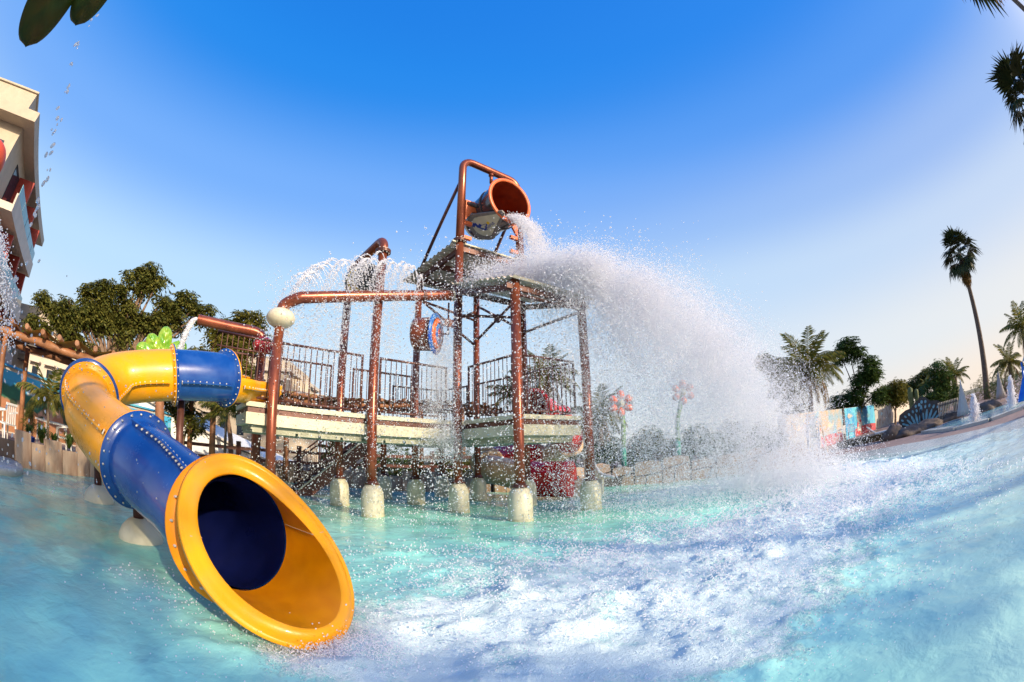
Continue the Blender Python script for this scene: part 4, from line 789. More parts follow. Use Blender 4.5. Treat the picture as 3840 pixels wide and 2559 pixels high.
palm('shorter palm with fronds beside the roof of the blue play tower', pol(71.3, 24, .1), pol(71.0, 24, EYE + 24 * math.tan(R(1.3))), 16, (.15, .12), 1.5, 6, ll=.42, ndry=3, wd=.05)
palm('taller palm above the blue play tower, cut by the frame', pol(74.2, 22, .1), pol(74.0, 22, EYE + 22 * math.tan(R(4.2))), 18, (.15, .12), 1.6, 8, ll=.45, ndry=2, wd=.05)
palm('thin feathery palm between the bushy tree and the cactus', pol(57.8, 33, .1), pol(57.8, 33, EYE + 33 * math.tan(R(1.9))), 12, (.1, .08), .95, 9, ll=.3, ndry=0)
palm('feathery palm standing close behind the tower deck railing', pol(5.0, 17, .2), pol(4.6, 17, EYE + 17 * math.tan(R(10.2))), 20, (.14, .12), 1.7, 12, ll=.5, ndry=4)
palm('palm behind the tower posts, beside the red slide hump', pol(.5, 18, .2), pol(.6, 18, EYE + 18 * math.tan(R(8.2))), 16, (.14, .12), 1.4, 13, ll=.45, ndry=2)
palm('palm with hanging leaves between the tower post and the orange flower', pol(11.4, 17, .2), pol(11.6, 17, EYE + 17 * math.tan(R(5.0))), 18, (.14, .12), 1.5, 14, ll=.5, ndry=4, hang=1.)
palm('young palm with upright fronds behind the fence under the blue tube section', pol(-39.4, 11.2, .35), pol(-39.2, 11.2, 1.95), 13, (.035, .03), .95, 15, ll=.34, ndry=0, wd=.035)
palm('young palm growing in the planter in front of the painted wall', pol(-65.5, 10.4, .45), pol(-65.7, 10.4, 1.35), 14, (.035, .03), 1.0, 16, ll=.36, ndry=0, wd=.035)
palm('small feathery palm behind the stairs under the platform', pol(-24, 16, .3), pol(-24, 16, 1.2), 11, (.04, .03), .8, 17, ll=.3, ndry=0)
# ---- fan palms
def fan_mesh(name, r, n=18, m_='fanl', spread=2.5, stalk=.6, seed=0):
    rr = random.Random(seed); g = MB(); g.tube([(0, 0, 0), (stalk * r, 0, .05 * r)], .012 * r + .006, 5); o = Vector((stalk * r, 0, .05 * r))
    for k in range(n):
        a = (k / (n - 1) - .5) * spread; d_ = Vector((math.cos(a), math.sin(a), 0)); s = Vector((-math.sin(a), math.cos(a), 0)); l = r * rr.uniform(.8, 1.) * (1 - .15 * abs(a)); wd = l * spread / n * .5
        m1 = o + d_ * l * .55 + Vector((0, 0, .04 * l * (-1) ** k)); tp = o + d_ * l * .95 - Vector((0, 0, l * rr.uniform(.2, .5)))
        g.add([o, m1 - s * wd, tp, m1 + s * wd], [(0, 1, 2, 3)])
    me_ = bpy.data.meshes.new(name); me_.from_pydata(g.v, [], g.f); me_.materials.append(M[m_]); me_.update(); return me_
def fan_palm(label, base, top, r, n, trunk, seed=0, skirt=14, lean=None):
    t_ = thing('fan_palm', label, 'palm tree', tuple(base)); base, top = Vector(base), Vector(top); rr = random.Random(seed)
    P_ = catmull([base, base.lerp(top, .45) + Vector(lean or (0, 0, 0)), top], 8); g = MB(); g.tube(P_, [trunk[0] + (trunk[1] - trunk[0]) * (k / (len(P_) - 1)) ** .6 for k in range(len(P_))], 12); part('trunk', g, 'trunk', t_)
    fm_ = [fan_mesh('fan_leaf', r * s, seed=i) for i, s in enumerate((1, .9, .8))]; fdry = fan_mesh('dry_leaf', r * .75, 12, 'palmdry', 1.3, .3)
    for k in range(n):
        u_ = (k + .5) / n; pitch = -1.35 + 2.2 * u_; az = k * 2.399; inst('fan_leaf', fm_[k % 3], t_, top - base + Vector((0, 0, r * (.25 - .5 * u_))), (rr.uniform(-.3, .3), pitch + rr.uniform(-.15, .15), az), rr.uniform(.85, 1.1))
    for k in range(skirt): inst('dry_leaf', fdry, t_, top - base - Vector((0, 0, r * (.35 + .6 * k / skirt))), (rr.uniform(-.3, .3), 1.15 + rr.uniform(-.1, .3), k * 2.4), rr.uniform(.7, 1.))
    return t_
fan_palm('very tall slender fan palm against the pale sky', pol(66.85, 35, .1), pol(67.2, 35, EYE + 35 * math.tan(R(15.0))), 1.55, 34, (.36, .17), 2, 22, lean=(.15, 0, 0))
fan_palm('dark fan palm crown high above the blue play tower, cut by the frame', pol(91.0, 30, .1), pol(90.2, 30, EYE + 30 * math.tan(R(24.0))), 2.6, 34, (.4, .3), 4, 12)
fan_palm('fan palm overhead with a few spiky leaf tips hanging into the corner of the sky', pol(104, 25, .1), pol(99.2, 25, EYE + 25 * math.tan(R(41.0))), 3.4, 24, (.25, .2), 5, 6)
# ================================================================== BUILDINGS
def wall_quad(mb, a, b_, z0, z1, th=.3, mi=0):
    a, b_ = Vector(a), Vector(b_); n_ = Vector((-(b_ - a).y, (b_ - a).x)).normalized() * th; mb.prism([tuple(a), tuple(b_), tuple(b_ + n_), tuple(a + n_)], z0, z1, mi); return mb
hb = thing('hotel_tower', 'tall cream hotel block with deep eaves and red balconies', 'building', (-22, 2.6, 0))
ce = Vector((-19.8, 2.72)); dS = (Vector((-31.2, 9.6)) - ce).normalized(); dF = Vector((-dS.y * -1, -dS.x)) ; dF = Vector((-.53, -.85)).normalized(); dS = Vector((-.85, .53)).normalized()
def HP(a, f): return tuple(ce + dS * a + dF * f)         # a: along the shaded side, f: along the sunlit front
g = MB(); g.prism([HP(.9, .9), HP(15, .9), HP(15, 14), HP(.9, 14)], .2, 12.0); part('wall', g, 'stucco', hb)
g = MB(); g.prism([HP(-.0, 0), HP(15.6, 0), HP(15.6, 15), HP(0, 15)], 12.0, 12.5); g.prism([HP(.12, .12), HP(15.4, .12), HP(15.4, 15), HP(.12, 15)], 12.5, 12.58); part('eave', g, 'stucco', hb)
g = MB(); g.prism([HP(1.3, 1.6), HP(8, 1.6), HP(8, 14), HP(1.3, 14)], 12.58, 14.2); g.prism([HP(1.2, 1.5), HP(8.1, 1.5), HP(8.1, 14.1), HP(1.2, 14.1)], 14.203, 14.3); part('parapet', g, 'stucco', hb)
for fl in range(4):
    z = 9.0 - fl * 2.95; w0 = .5 + .0 * fl
    g = MB(); g.prism([HP(2.0 + fl * .2, -.55), HP(12, -.55), HP(12, .9), HP(2.0 + fl * .2, .9)], z - .35, z); g.prism([HP(2.0 + fl * .2, -.55), HP(12, -.55), HP(12, -.42), HP(2.0 + fl * .2, -.42)], z, z + .55); o = part('balcony', g, 'stucco2', hb)
    for q in range(5):
        a0 = 2.3 + q * 1.9; g = MB(); g.prism([HP(a0, -.5), HP(a0 + 1.8, -.5), HP(a0 + 1.8, -.46), HP(a0, -.46)], z + .56, z + 1.15); part('balcony_glass', g, 'glassb', o)
    for q in range(3):
        a0 = 4.6 + q * 3.2; g = MB(); g.prism([HP(a0, -.4), HP(a0 + .2, -.4), HP(a0 + .2, .9), HP(a0, .9)], z, z + 2.45); part('divider', g, 'redwall', o)
    g = MB(); g.prism([HP(3.0, .85), HP(12, .85), HP(12, .9), HP(3.0, .9)], z, z + 2.3); part('window', g, 'glass', hb)
    for q in range(2):
        g = MB(); g.prism([HP(.6, 1.4 + q * 4.2), HP(.9, 1.4 + q * 4.2), HP(.9, 3.6 + q * 4.2), HP(.6, 3.6 + q * 4.2)], z - .4, z + .7); part('balcony', g, 'stucco', hb)
        g = MB(); g.prism([HP(.86, 1.7 + q * 4.2), HP(.9, 1.7 + q * 4.2), HP(.9, 3.2 + q * 4.2), HP(.86, 3.2 + q * 4.2)], z + .1, z + 2.1); part('window', g, 'glass', hb)
def block(name, label, az0, d0, az1, d1, depth, z1, wins, m_='stucco', eave=.35, z0=.2, rows=None):
    a, b_ = pol(az0, d0).xy, pol(az1, d1).xy; t_ = thing(name, label, 'building', (a.x, a.y, 0)); d_ = (b_ - a).normalized(); n_ = Vector((-d_.y, d_.x))
    if n_.dot(a) < 0: n_ = -n_
    g = MB(); g.prism([tuple(a), tuple(b_), tuple(b_ + n_ * depth), tuple(a + n_ * depth)][::1], z0, z1); part('wall', g, m_, t_)
    g = MB(); A, B = a - d_ * eave - n_ * eave, b_ + d_ * eave - n_ * eave; g.prism([tuple(A), tuple(B), tuple(B + n_ * (depth + 2 * eave)), tuple(A + n_ * (depth + 2 * eave))], z1 + .003, z1 + .28); part('roof_slab', g, 'stucco2', t_)
    g = MB(); A, B = a + d_ * .6 + n_ * .6, b_ - d_ * .6 + n_ * .6; g.prism([tuple(A), tuple(B), tuple(B + n_ * (depth - 1.2)), tuple(A + n_ * (depth - 1.2))], z1 + .283, z1 + 1.3); part('penthouse', g, m_, t_)
    L_ = (b_ - a).length; rows = rows or [z1 - 2.2 - 2.9 * k for k in range(int((z1 - 1) // 2.9))]
    for z in rows:
        for k in range(wins):
            s0 = L_ * (k + .3) / wins; s1 = L_ * (k + .7) / wins; f = a + d_ * s0 - n_ * .04; e = a + d_ * s1 - n_ * .04
            g = MB(); g.prism([tuple(f), tuple(e), tuple(e + n_ * .03), tuple(f + n_ * .03)], z, z + 1.3); o = part('window', g, 'glass', t_)
            g = MB(); g.prism([tuple(f - d_ * .08 - n_ * .08), tuple(e + d_ * .08 - n_ * .08), tuple(e + d_ * .08), tuple(f - d_ * .08)], z - .12, z - .003); g.prism([tuple(f - d_ * .2 - n_ * .35), tuple(e + d_ * .2 - n_ * .35), tuple(e + d_ * .2), tuple(f - d_ * .2)], z + 1.5, z + 1.58); part('sill', g, 'stucco2', o)
            if k % 2 == 0:
                g = MB()
                for q in range(9): p = f + (e - f) * (q / 8) - n_ * .45; g.tube([V2(p, z - .5), V2(p, z + .35)], .02, 4)
                p0, p1 = f - n_ * .45, e - n_ * .45; g.bar(V2(p0, z + .37), V2(p1, z + .37), .05, .05); g.prism([tuple(f - n_ * .5), tuple(e - n_ * .5), tuple(e), tuple(f)], z - .6, z - .5); part('balcony', g, 'dark', t_)
    return t_
block('apartment_building', 'cream apartment building with flat roof between the tall hotel and the big tree', -77, 38, -66, 34, 10, 6.7, 4)
block('annex_building', 'lower shaded building with dark balcony rails above the wall painted with clouds', -69.5, 27, -57, 25, 8, 3.9, 5, 'stucco2', rows=[1.9])
block('resort_building', 'sunlit cream resort block seen behind the platform railings', -45, 37, -31, 33, 10, 7.0, 6)
block('resort_wing', 'lower cream wing joined to the resort block, seen through the railing', -31, 33.5, -26.4, 35, 8, 5.5, 3)
block('far_house', 'small orange sunlit house among the trees above the butterfly', 58.6, 36, 61.0, 36, 6, 2.6, 2, rows=[1.2], m_='tan')
# ================================================================== LEFT TERRACE
mw = thing('painted_wall', 'blue garden wall painted with clouds, green hills and tangled figures behind the log pergola', 'wall', (-13.8, 4, .2))
mp_a, mp_b = Vector((-13.6, -1.5)), Vector((-14.2, 13.2)); g = MB(); g.prism([tuple(mp_a), tuple(mp_b), (-14.45, 13.2), (-13.9, -1.5)], .2, 2.02); part('wall', g, 'stucco2', mw)
m, t, b = new_mat('wall_painting'); N = t.nodes; L = t.links; tc = N.new('ShaderNodeTexCoord'); sx_ = N.new('ShaderNodeSeparateXYZ'); L.new(tc.outputs['Object'], sx_.inputs[0])
zz = sx_.outputs[2]; wob = nz_(.9, 3); za = mth('ADD', zz, mth('MULTIPLY', wob.outputs[0], .9))
c_ = mixc(mr_(nz_(1.1, 3).outputs[0], .5, .6), (.05, .38, .62), (.6, .68, .68))
fig = N.new('ShaderNodeTexWave'); fig.inputs['Scale'].default_value = 1.1; fig.inputs['Distortion'].default_value = 14; fig.inputs['Detail'].default_value = 2; L.new(tc.outputs['Object'], fig.inputs['Vector'])
fc = mixc(mr_(fig.outputs[0], .3, .6), (.45, .20, .10), (.05, .07, .04)); fc = mixc(mr_(nz_(1.6, 2).outputs[0], .5, .55), fc, (.55, .33, .22))
c_ = mixc(mr_(za, 1.75, 1.70), c_, (.03, .16, .10)); c_ = mixc(mr_(za, 1.45, 1.38), c_, fc); c_ = mixc(mr_(zz, .62, .55), c_, (.42, .19, .09)); c_ = mixc(mr_(zz, 1.48, 1.5), c_, (.06, .42, .68))
L.new(c_, b.inputs['Base Color']); b.inputs['Roughness'].default_value = .6; M['painting'] = m
g = MB(); g.add([V2(mp_a + Vector((.004, 0)), .24), V2(mp_b + Vector((.004, 0)), .24), V2(mp_b + Vector((.004, 0)), 1.93), V2(mp_a + Vector((.004, 0)), 1.93)], [(0, 1, 2, 3)]); o = part('painting', g, 'painting', mw)
g = MB(); g.prism([(-13.52, -1.5), (-14.12, 13.2), (-14.5, 13.2), (-13.95, -1.5)], 2.023, 2.09); part('coping', g, 'mblue', mw)
# pergola
pg = thing('log_pergola', 'rustic log pergola with yellow, red and blue cloth woven between its rafters', 'pergola', (-10, 4.5, .2))
fb = catmull([(-11.9, .9, 2.62), (-10.95, 3.0, 2.58), (-9.0, 5.95, 2.52), (-7.6, 9.0, 2.6), (-7.0, 12.0, 2.75), (-6.3, 15.6, 3.1), (-3.6, 17.8, 3.35), (-.5, 18.4, 3.2)], 6)
side = [Vector(((fb[min(i + 1, len(fb) - 1)] - fb[max(i - 1, 0)]).normalized().cross(Vector((0, 0, 1))) * -1.9)) for i in range(len(fb))]
bb_ = [p + s for p, s in zip(fb, side)]
for nm, cv in (('front_beam', fb), ('rear_beam', bb_)):
    g = MB(); g.tube([p + Vector((0, 0, .02 * math.sin(i * 1.7))) for i, p in enumerate(cv)], [.10 + .012 * math.sin(i * 2.3) for i in range(len(cv))], 12); part('log_beam', g, 'log', pg)
tot = sum((b2 - a2).length for a2, b2 in zip(fb[:-1], fb[1:])); s_ = .1; k = 0; rf = []
while s_ < tot - .1:
    p, d_ = along(fb, s_); sv = d_.cross(Vector((0, 0, 1))) * -1; a_, b3 = p - sv * .42 + Vector((0, 0, .2)), p + sv * 2.25 + Vector((0, 0, .16)); rf.append((a_, b3))
    g = MB(); g.tube([a_, b3], .065, 9); part('rafter', g, 'log', pg); s_ += .52; k += 1
for j, (m_, t0, t1, ph) in enumerate((('cf_y', .04, .34, 0), ('cf_r', .36, .62, 1), ('cf_b', .64, .95, 0))):
    V = []
    for i, (a_, b3) in enumerate(rf):
        for h_ in ((0,), (.5,)):
            if i == len(rf) - 1 and h_[0]: break
            a2, b2 = (a_, b3) if not h_[0] else ((a_ + rf[i + 1][0]) / 2, (b3 + rf[i + 1][1]) / 2)
            dz = (.085 if (i + ph) % 2 else -.085) if not h_[0] else 0.; V += [a2.lerp(b2, t0) + Vector((0, 0, dz)), a2.lerp(b2, t1) + Vector((0, 0, dz))]
    g = MB(); g.add(V, [(2 * i, 2 * i + 1, 2 * i + 3, 2 * i + 2) for i in range(len(V) // 2 - 1)], True); part('cloth_strip', g, m_, pg)
for (x, y, zt) in ((-10.85, 3.15, 2.5), (-11.75, 4.3, 2.5), (-8.95, 6.05, 2.45), (-7.7, 8.8, 2.5), (-9.4, 9.6, 2.5), (-7.05, 11.8, 2.65), (-8.8, 12.4, 2.65), (-6.2, 15.7, 3.0), (-2.2, 18.2, 3.2), (-3.9, 17.6, 3.2)):
    g = MB(); g.tube([(x, y, .2), (x + .02, y, zt / 2), (x, y, zt)], [.10, .09, .085], 12); part('log_post', g, 'log', pg)
# plants on the planter, terrace furniture
def tuft(label, p, r, n, seed, name='grass_tuft', m_='leafr'):
    rr = np.random.default_rng(seed); Q = []
    for k in range(n):
        a = rr.uniform(0, 6.28); l = r * rr.uniform(.7, 1.2); d_ = Vector((math.cos(a), math.sin(a), 0)); s = Vector((-d_.y, d_.x, 0)) * .012; h_ = l * rr.uniform(.5, 1.); p0 = Vector((rr.uniform(-.1, .1) * r, rr.uniform(-.1, .1) * r, 0))
        m1 = p0 + d_ * l * .4 + Vector((0, 0, h_)); tp = p0 + d_ * l + Vector((0, 0, h_ * rr.uniform(.3, 1.0))); Q += [[p0 - s, m1 - s, m1 + s, p0 + s], [m1 - s, tp, tp, m1 + s]]
    o = quads(name, [[tuple(v) for v in q] for q in Q], m_); o.location = p; return tag(o, label, 'plant')
for i, (az, d_, z, r_) in enumerate(((-66.5, 9.75, .5, .34), (-64.6, 10.1, .5, .26), (-62.2, 10.0, .5, .30), (-60.6, 10.4, .5, .3), (-59.2, 10.8, .48, .36), (-57.6, 11, .5, .3), (-68.6, 9.4, .6, .2), (-48, 12.5, .5, .3))):
    tuft(['arching strap-leaved plant in the gap of the plank wall', 'small strap-leaved plant between the tall planks', 'wide strap-leaved plant over the lower plank', 'strap-leaved plant beside the yellow tube', 'bushy strap plant beside the blue tube section', 'strap plant half hidden behind the slide', 'short tuft by the first tall plank near the rounded step', 'strap plant under the blue tube section'][i], pol(az, d_, z), r_, 70, i)
tb_ = thing('potted_topiary', 'clipped dark green bush in a blue pot beside the white chair', 'plant', tuple(pol(-68.6, 10.6, .2)))
b0 = pol(-68.6, 10.6, .2); g = MB(); g.lathe([(.13, 0), (.19, .3), (.2, .32), (.17, .32), (.1, .28)], b0, 20); part('pot', g, 'cf_b', tb_)
quads('foliage', leaf_quads(crown_points([(tuple(b0 + Vector((0, 0, .62))), .24), (tuple(b0 + Vector((0, 0, .82))), .16)], 500, rt_), size=(.04, .08), rng=rt_), 'leaf', tb_, off=wloc(tb_))
def make_chair(label, group=None, loc=(0, 0, 0), rz=0):
    t_ = thing('plastic_chair', label, 'chair', loc, group, rz)
    g = MB(); g.box((0, 0, .43), (.44, .44, .03)); part('seat', g, 'white', t_, local=True)
    g = MB(); g.box((0, -.25, .86), (.42, .03, .05)); 
    for k in range(5): g.box((-.16 + .08 * k, -.235, .64), (.035, .02, .40))
    part('backrest', g, 'white', t_, local=True)
    for sx in (-1, 1):
        for sy in (-1, 1): g = MB(); g.tube([(sx * .21, sy * .2, .43), (sx * .25, sy * .26, 0)], [.03, .02], 6); part('leg', g, 'white', t_, local=True)
        g = MB(); g.tube([(sx * .23, -.24, .72), (sx * .26, 0, .68), (sx * .25, .2, .64), (sx * .22, .2, .43)], .022, 6); part('armrest', g, 'white', t_, local=True)
    return t_
ch0 = make_chair('white plastic armchair by the dark pergola post', 'white plastic chairs around the pool', tuple(pol(-72.3, 11.0, .2)), 1.9)
dup(ch0, tuple(pol(-63.0, 11.2, .2)), 2.6, 'white plastic armchair behind the strap plants by the painted wall')
tb0 = thing('plastic_table', 'white square plastic table with the topiary bush behind it', 'table', tuple(pol(-65.0, 11.3, .2)))
g = MB(); g.box((0, 0, .71), (.8, .8, .035)); part('tabletop', g, 'white', tb0, local=True)
for sx in (-.33, .33):
    for sy in (-.33, .33): g = MB(); g.tube([(sx, sy, .7), (sx * 1.05, sy * 1.05, 0)], .025, 6); part('leg', g, 'white', tb0, local=True)
dup(tb0, tuple(pol(-75.3, 11.3, .2)), .4, 'white plastic table with the armchair by the pergola post')
g = MB(); g.lathe([(0, .13), (.82, .13), (.86, .11), (.88, .07), (.86, .02), (.8, -.3), (0, -.3)], (-8.25, 2.15, 0), 40); g2 = tag(part('round_step', g, 'beach'), 'rounded beige concrete step where the plank wall ends', 'step')
# rail fence and low white gable behind the slide
fn = thing('rail_fence', 'dark brown two-rail fence behind the slide and platform', 'fence', tuple(pol(-50, 15, .35)))
fpts = [pol(-56, 13.2, .2), pol(-45.4, 14.3, .2), pol(-37.4, 14.8, .25), pol(-29, 15.6, .3), pol(-20, 16.2, .35), pol(-11, 16.6, .35), pol(-3, 16.8, .35)]
for a_, b3 in zip(fpts[:-1], fpts[1:]):
    for z in (.55, .92): part('fence_rail', MB().bar(a_ + Vector((0, 0, z - .1)), b3 + Vector((0, 0, z - .1)), .05, .11), 'brown', fn)
for p in fpts: part('fence_post', MB().box(p + Vector((0, 0, .5)), (.13, .13, 1.1)), 'brown', fn)
wg = thing('garden_store', 'low white store with sloping roof edge behind the brown fence', 'building', tuple(pol(-42, 20, .3))); a_, b3 = pol(-52, 19, 0).xy, pol(-33, 22, 0).xy
g = MB(); d2 = (b3 - a_).normalized(); g.add([V2(a_, .2), V2(b3, .2), V2(b3, .45), V2(a_, 2.5), V2(a_ + Vector((-.5, 4)), .2), V2(b3 + Vector((-.5, 4)), .2), V2(b3 + Vector((-.5, 4)), .45), V2(a_ + Vector((-.5, 4)), 2.5)], [(0, 1, 2, 3), (5, 4, 7, 6), (3, 2, 6, 7), (1, 5, 6, 2), (4, 0, 3, 7)]); part('wall', g, 'white', wg)
g = MB(); g.bar(V2(a_, 2.55), V2(b3, .5), .4, .08); part('roof_edge', g, 'stucco2', wg)
# ================================================================== RIGHT SIDE: painted wall, furniture, parasols
mr = thing('mural_wall', 'long pale wall with painted sea panels, corals and red life rings', 'wall', (14, 16.3, .075))
wA, wB = Vector((11.0, 14.9)), Vector((40, 28.6)); wd_ = (wB - wA).normalized(); wn = Vector((wd_.y, -wd_.x))   # wn faces the pool
def WP(s, f=0): return wA + wd_ * s + wn * f
g = MB(); g.prism([tuple(WP(0)), tuple(WP(32)), tuple(WP(32, -.25)), tuple(WP(0, -.25))][::-1], .075, 1.9); part('wall', g, 'mcream', mr)
def s_at(az): ta = math.tan(R(az)); return (wA.x - ta * wA.y) / (ta * wd_.y - wd_.x)
panels = [(s_at(37.6), s_at(40.2), 'mpale'), (s_at(40.2), s_at(44.9), 'msand'), (s_at(45.25), s_at(49.6), 'mblue'), (s_at(49.6), s_at(52.2), 'mpale'), (s_at(52.2), s_at(55.5), 'mcream')]
for s0, s1, m_ in panels:
    g = MB(); g.prism([tuple(WP(s0 + .02, .003)), tuple(WP(s1 - .02, .003)), tuple(WP(s1 - .02, .025)), tuple(WP(s0 + .02, .025))], .08, 1.885); part('mural_panel', g, m_, mr)
g = MB(); g.prism([tuple(WP(s_at(44.95), .003)), tuple(WP(s_at(45.2), .003)), tuple(WP(s_at(45.2), .05)), tuple(WP(s_at(44.95), .05))], .08, 1.89); part('panel_joint', g, 'dark', mr)
AX3 = Vector((wd_.x, wd_.y, 0)); AZ3 = Vector((0, 0, 1)); NN3 = Vector((wn.x, wn.y, 0))
def mo(s, z, lift=.03): p = WP(s, lift); return Vector((p.x, p.y, z))
def mpoly(name, s, z, pts, m_, lift=.03, th=.006): g = MB(); g.plate(mo(s, z, lift), AX3, AZ3, pts, -th if AX3.cross(AZ3).dot(NN3) < 0 else th); return part(name, g, m_, mr)
for s0, s1, k in ((s_at(41.6), s_at(44.7), 0), (s_at(46.6), s_at(49.6), 1)):
    W_ = s1 - s0; n_ = 14; mpoly('pink_band', s0, .09, [(0, 0), (W_, 0)] + [(W_ * (1 - i / n_), .42 + .14 * math.sin(2.6 * (1 - i / n_) + .2)) for i in range(n_ + 1)], 'pink', .028)
    text('NKurut', .34, mo(s0 + W_ * .62, .22, .040), AX3, AZ3, 'mcream', mr)
for s0, k, sc_ in ((s_at(41.35), 0, 1.05), (s_at(47.3), 1, 1.6)):
    zc = .72; w_ = .42 * sc_
    for j, (a, l) in enumerate(((95, .72), (72, .62), (118, .66), (52, .5), (138, .55), (85, .55), (160, .4), (28, .35))):
        d_ = (math.cos(R(a)) * sc_, math.sin(R(a))); p_ = (-d_[1] * .09, d_[0] * .07); mpoly('coral_finger', s0, zc + .32, [(p_[0], p_[1]), (-p_[0], -p_[1]), (d_[0] * l * .6 - p_[0] * 1.2, d_[1] * l * .6 - p_[1] * 1.2), (d_[0] * l, d_[1] * l), (d_[0] * l * .6 + p_[0] * 1.2, d_[1] * l * .6 + p_[1] * 1.2)], 'coral', .027 + .0008 * j, .005)
    for q in range(8):
        a0, a1 = q * math.pi / 4, (q + 1) * math.pi / 4; ps = [(w_ * math.cos(a0 + (a1 - a0) * i / 5), .46 * math.sin(a0 + (a1 - a0) * i / 5)) for i in range(6)] + [(w_ * .55 * math.cos(a1 - (a1 - a0) * i / 5), .30 * math.sin(a1 - (a1 - a0) * i / 5)) for i in range(6)]
        mpoly('life_ring_piece', s0, zc - .08, ps, 'mring' if q % 2 else 'mcream', .036, .008)
    mpoly('ring_centre', s0, zc - .08, [(w_ * .54 * math.cos(i * .5236), .29 * math.sin(i * .5236)) for i in range(12)], 'white', .035, .006)
    text('2017', .20 * sc_, mo(s0, zc - .22, .044), AX3, AZ3, 'dark', mr); text('HOTEL', .09 * sc_, mo(s0, zc + .05, .044), AX3, AZ3, 'dark', mr)
for s0, z0, m_ in ((s_at(43.0), 1.1, 'coral'), (s_at(45.9), 1.4, 'mcream'), (s_at(48.6), 1.2, 'wingp'), (s_at(50.6), 1.1, 'wingp'), (s_at(50.9), .7, 'coral'), (s_at(38.8), 1.2, 'coral'), (s_at(53.3), 1.0, 'mpale')):
    mpoly('painted_fish', s0, z0, [(-.45, 0), (-.2, .16), (.15, .14), (.35, .02), (.55, .14), (.5, -.12), (.32, -.04), (.1, -.14), (-.25, -.12)], m_, .030)
# low bench in front of the wall
bn = thing('stone_bench', 'long low mossy bench in front of the painted wall', 'bench', tuple(pol(47, 19.5, .075)))
a_, b3 = pol(43.9, 19.2, 0), pol(50.7, 19.6, 0); 
for k in range(6):
    p0, p1 = a_.lerp(b3, k / 6 + .004), a_.lerp(b3, (k + 1) / 6 - .004); part('bench_block', MB().bar(p0 + Vector((0, 0, .20)), p1 + Vector((0, 0, .20)), .55, .26), 'wood', bn)
# white furniture on the bench and the chair stack
for k, (az, d_, rz) in enumerate(((44.6, 19.9, .4), (46.1, 20.2, 2.4))):
    dup(ch0, tuple(pol(az, d_, .33)), rz, ['white plastic chair on the bench end near the chair stack', 'white plastic chair beside the blue mural panel'][k], .75)
lg = thing('sun_lounger', 'white plastic sun lounger tilted on the deck by the bench', 'sun lounger', tuple(pol(50.2, 19.2, .075)))
o0 = pol(48.3, 19.0, .75); o1 = pol(49.6, 19.0, .42); o2 = pol(52.0, 18.9, .44)
g = MB(); g.bar(o0, o1, .5, .04); part('backrest', g, 'white', lg); g = MB(); g.bar(o1, o2, .5, .04); part('bed', g, 'white', lg)
g = MB(); rr_ = (o2 - o1).normalized(); g.tube([o1 + rr_ * .25 + Vector((0, 0, -.0)), o1 + rr_ * .3 - Vector((0, 0, .28)), o1 + rr_ * .52 - Vector((0, 0, .34)), o1 + rr_ * .72 - Vector((0, 0, .26)), o1 + rr_ * .75], .03, 8); part('leg', g, 'white', lg)
for k in range(8):
    dup(ch0, tuple(pol(40.6, 16.2, .075 + .115 * k)), 2.5 + .02 * k, ['lowest white plastic chair of the tall stack by the splash', 'second chair from the bottom of the white stack', 'third chair from the bottom of the white stack', 'fourth chair from the bottom of the white stack', 'fifth chair from the bottom of the white stack', 'sixth chair from the bottom of the white stack', 'second chair from the top of the white stack', 'topmost white plastic chair of the tall stack'][k], .9)
es = thing('wooden_easel', 'tan wooden A-frame easel beside the chair stack', 'easel', tuple(pol(41.9, 17.2, .075))); q = pol(41.7, 17.2, 0)
g = MB(); g.bar(q + Vector((-.3, 0, .08)), q + Vector((-.02, 0, 1.35)), .05, .05); g.bar(q + Vector((.3, -.05, .08)), q + Vector((0, -.02, 1.35)), .05, .05); g.bar(q + Vector((0, .3, .08)), q + Vector((0, .02, 1.3)), .05, .05); part('frame', g, 'tan', es)
# butterfly, cactus, rocks
bf = thing('butterfly_sculpture', 'dark butterfly sculpture with pale blue wing cells on the rocks', 'sculpture', tuple(pol(56, 23, .1)))
def wing(org, az_dir, flip, sc_):
    rt = az_dir; out = [(0, 0), (-.12, .55), (-.25, .95), (-.1, 1.32), (.25, 1.3), (.6, 1.02), (.95, .98), (1.35, .8), (1.45, .45), (1.2, .12), (.6, -.1), (.2, -.12)]
    out = [(x * flip * sc_, y * sc_) for x, y in out]
    if flip < 0: out = out[::-1]
    g = MB(); g.plate(org, rt, Vector((0, 0, 1)), out, .06); part('wing', g, 'wing', bf); nn_ = rt.cross(Vector((0, 0, 1)))
    cells = [(.08, .35, .06, .22, 0), (.28, .4, .07, .3, -.2), (.5, .38, .07, .3, -.5), (.72, .3, .06, .28, -.8), (.9, .2, .05, .25, -1.1), (.0, .8, .06, .15, .1), (.05, 1.08, .08, .09, 0), (.28, 1.05, .07, .08, 0), (.25, .82, .06, .09, -.3), (.5, .82, .06, .09, -.5), (.75, .72, .06, .1, -.7), (1.0, .66, .05, .09, -.9), (1.2, .5, .05, .09, -1.), (1.12, .3, .05, .12, -1.2), (.45, .12, .05, .16, -.7)]
    for cx, cy, rx, ry, an in cells:
        ps = [((cx + rx * math.cos(t2) * math.cos(an) - ry * math.sin(t2) * math.sin(an)) * flip * sc_, (cy + rx * math.cos(t2) * math.sin(an) + ry * math.sin(t2) * math.cos(an)) * sc_) for t2 in [i * .628 for i in range(10)]]
        sg = -1 if nn_.dot(org) > 0 else 1
        g = MB(); g.plate(org + nn_ * (.062 if sg > 0 else -.012), rt, Vector((0, 0, 1)), ps if flip > 0 else ps[::-1], .01); part('wing_cell', g, 'wingp', bf)
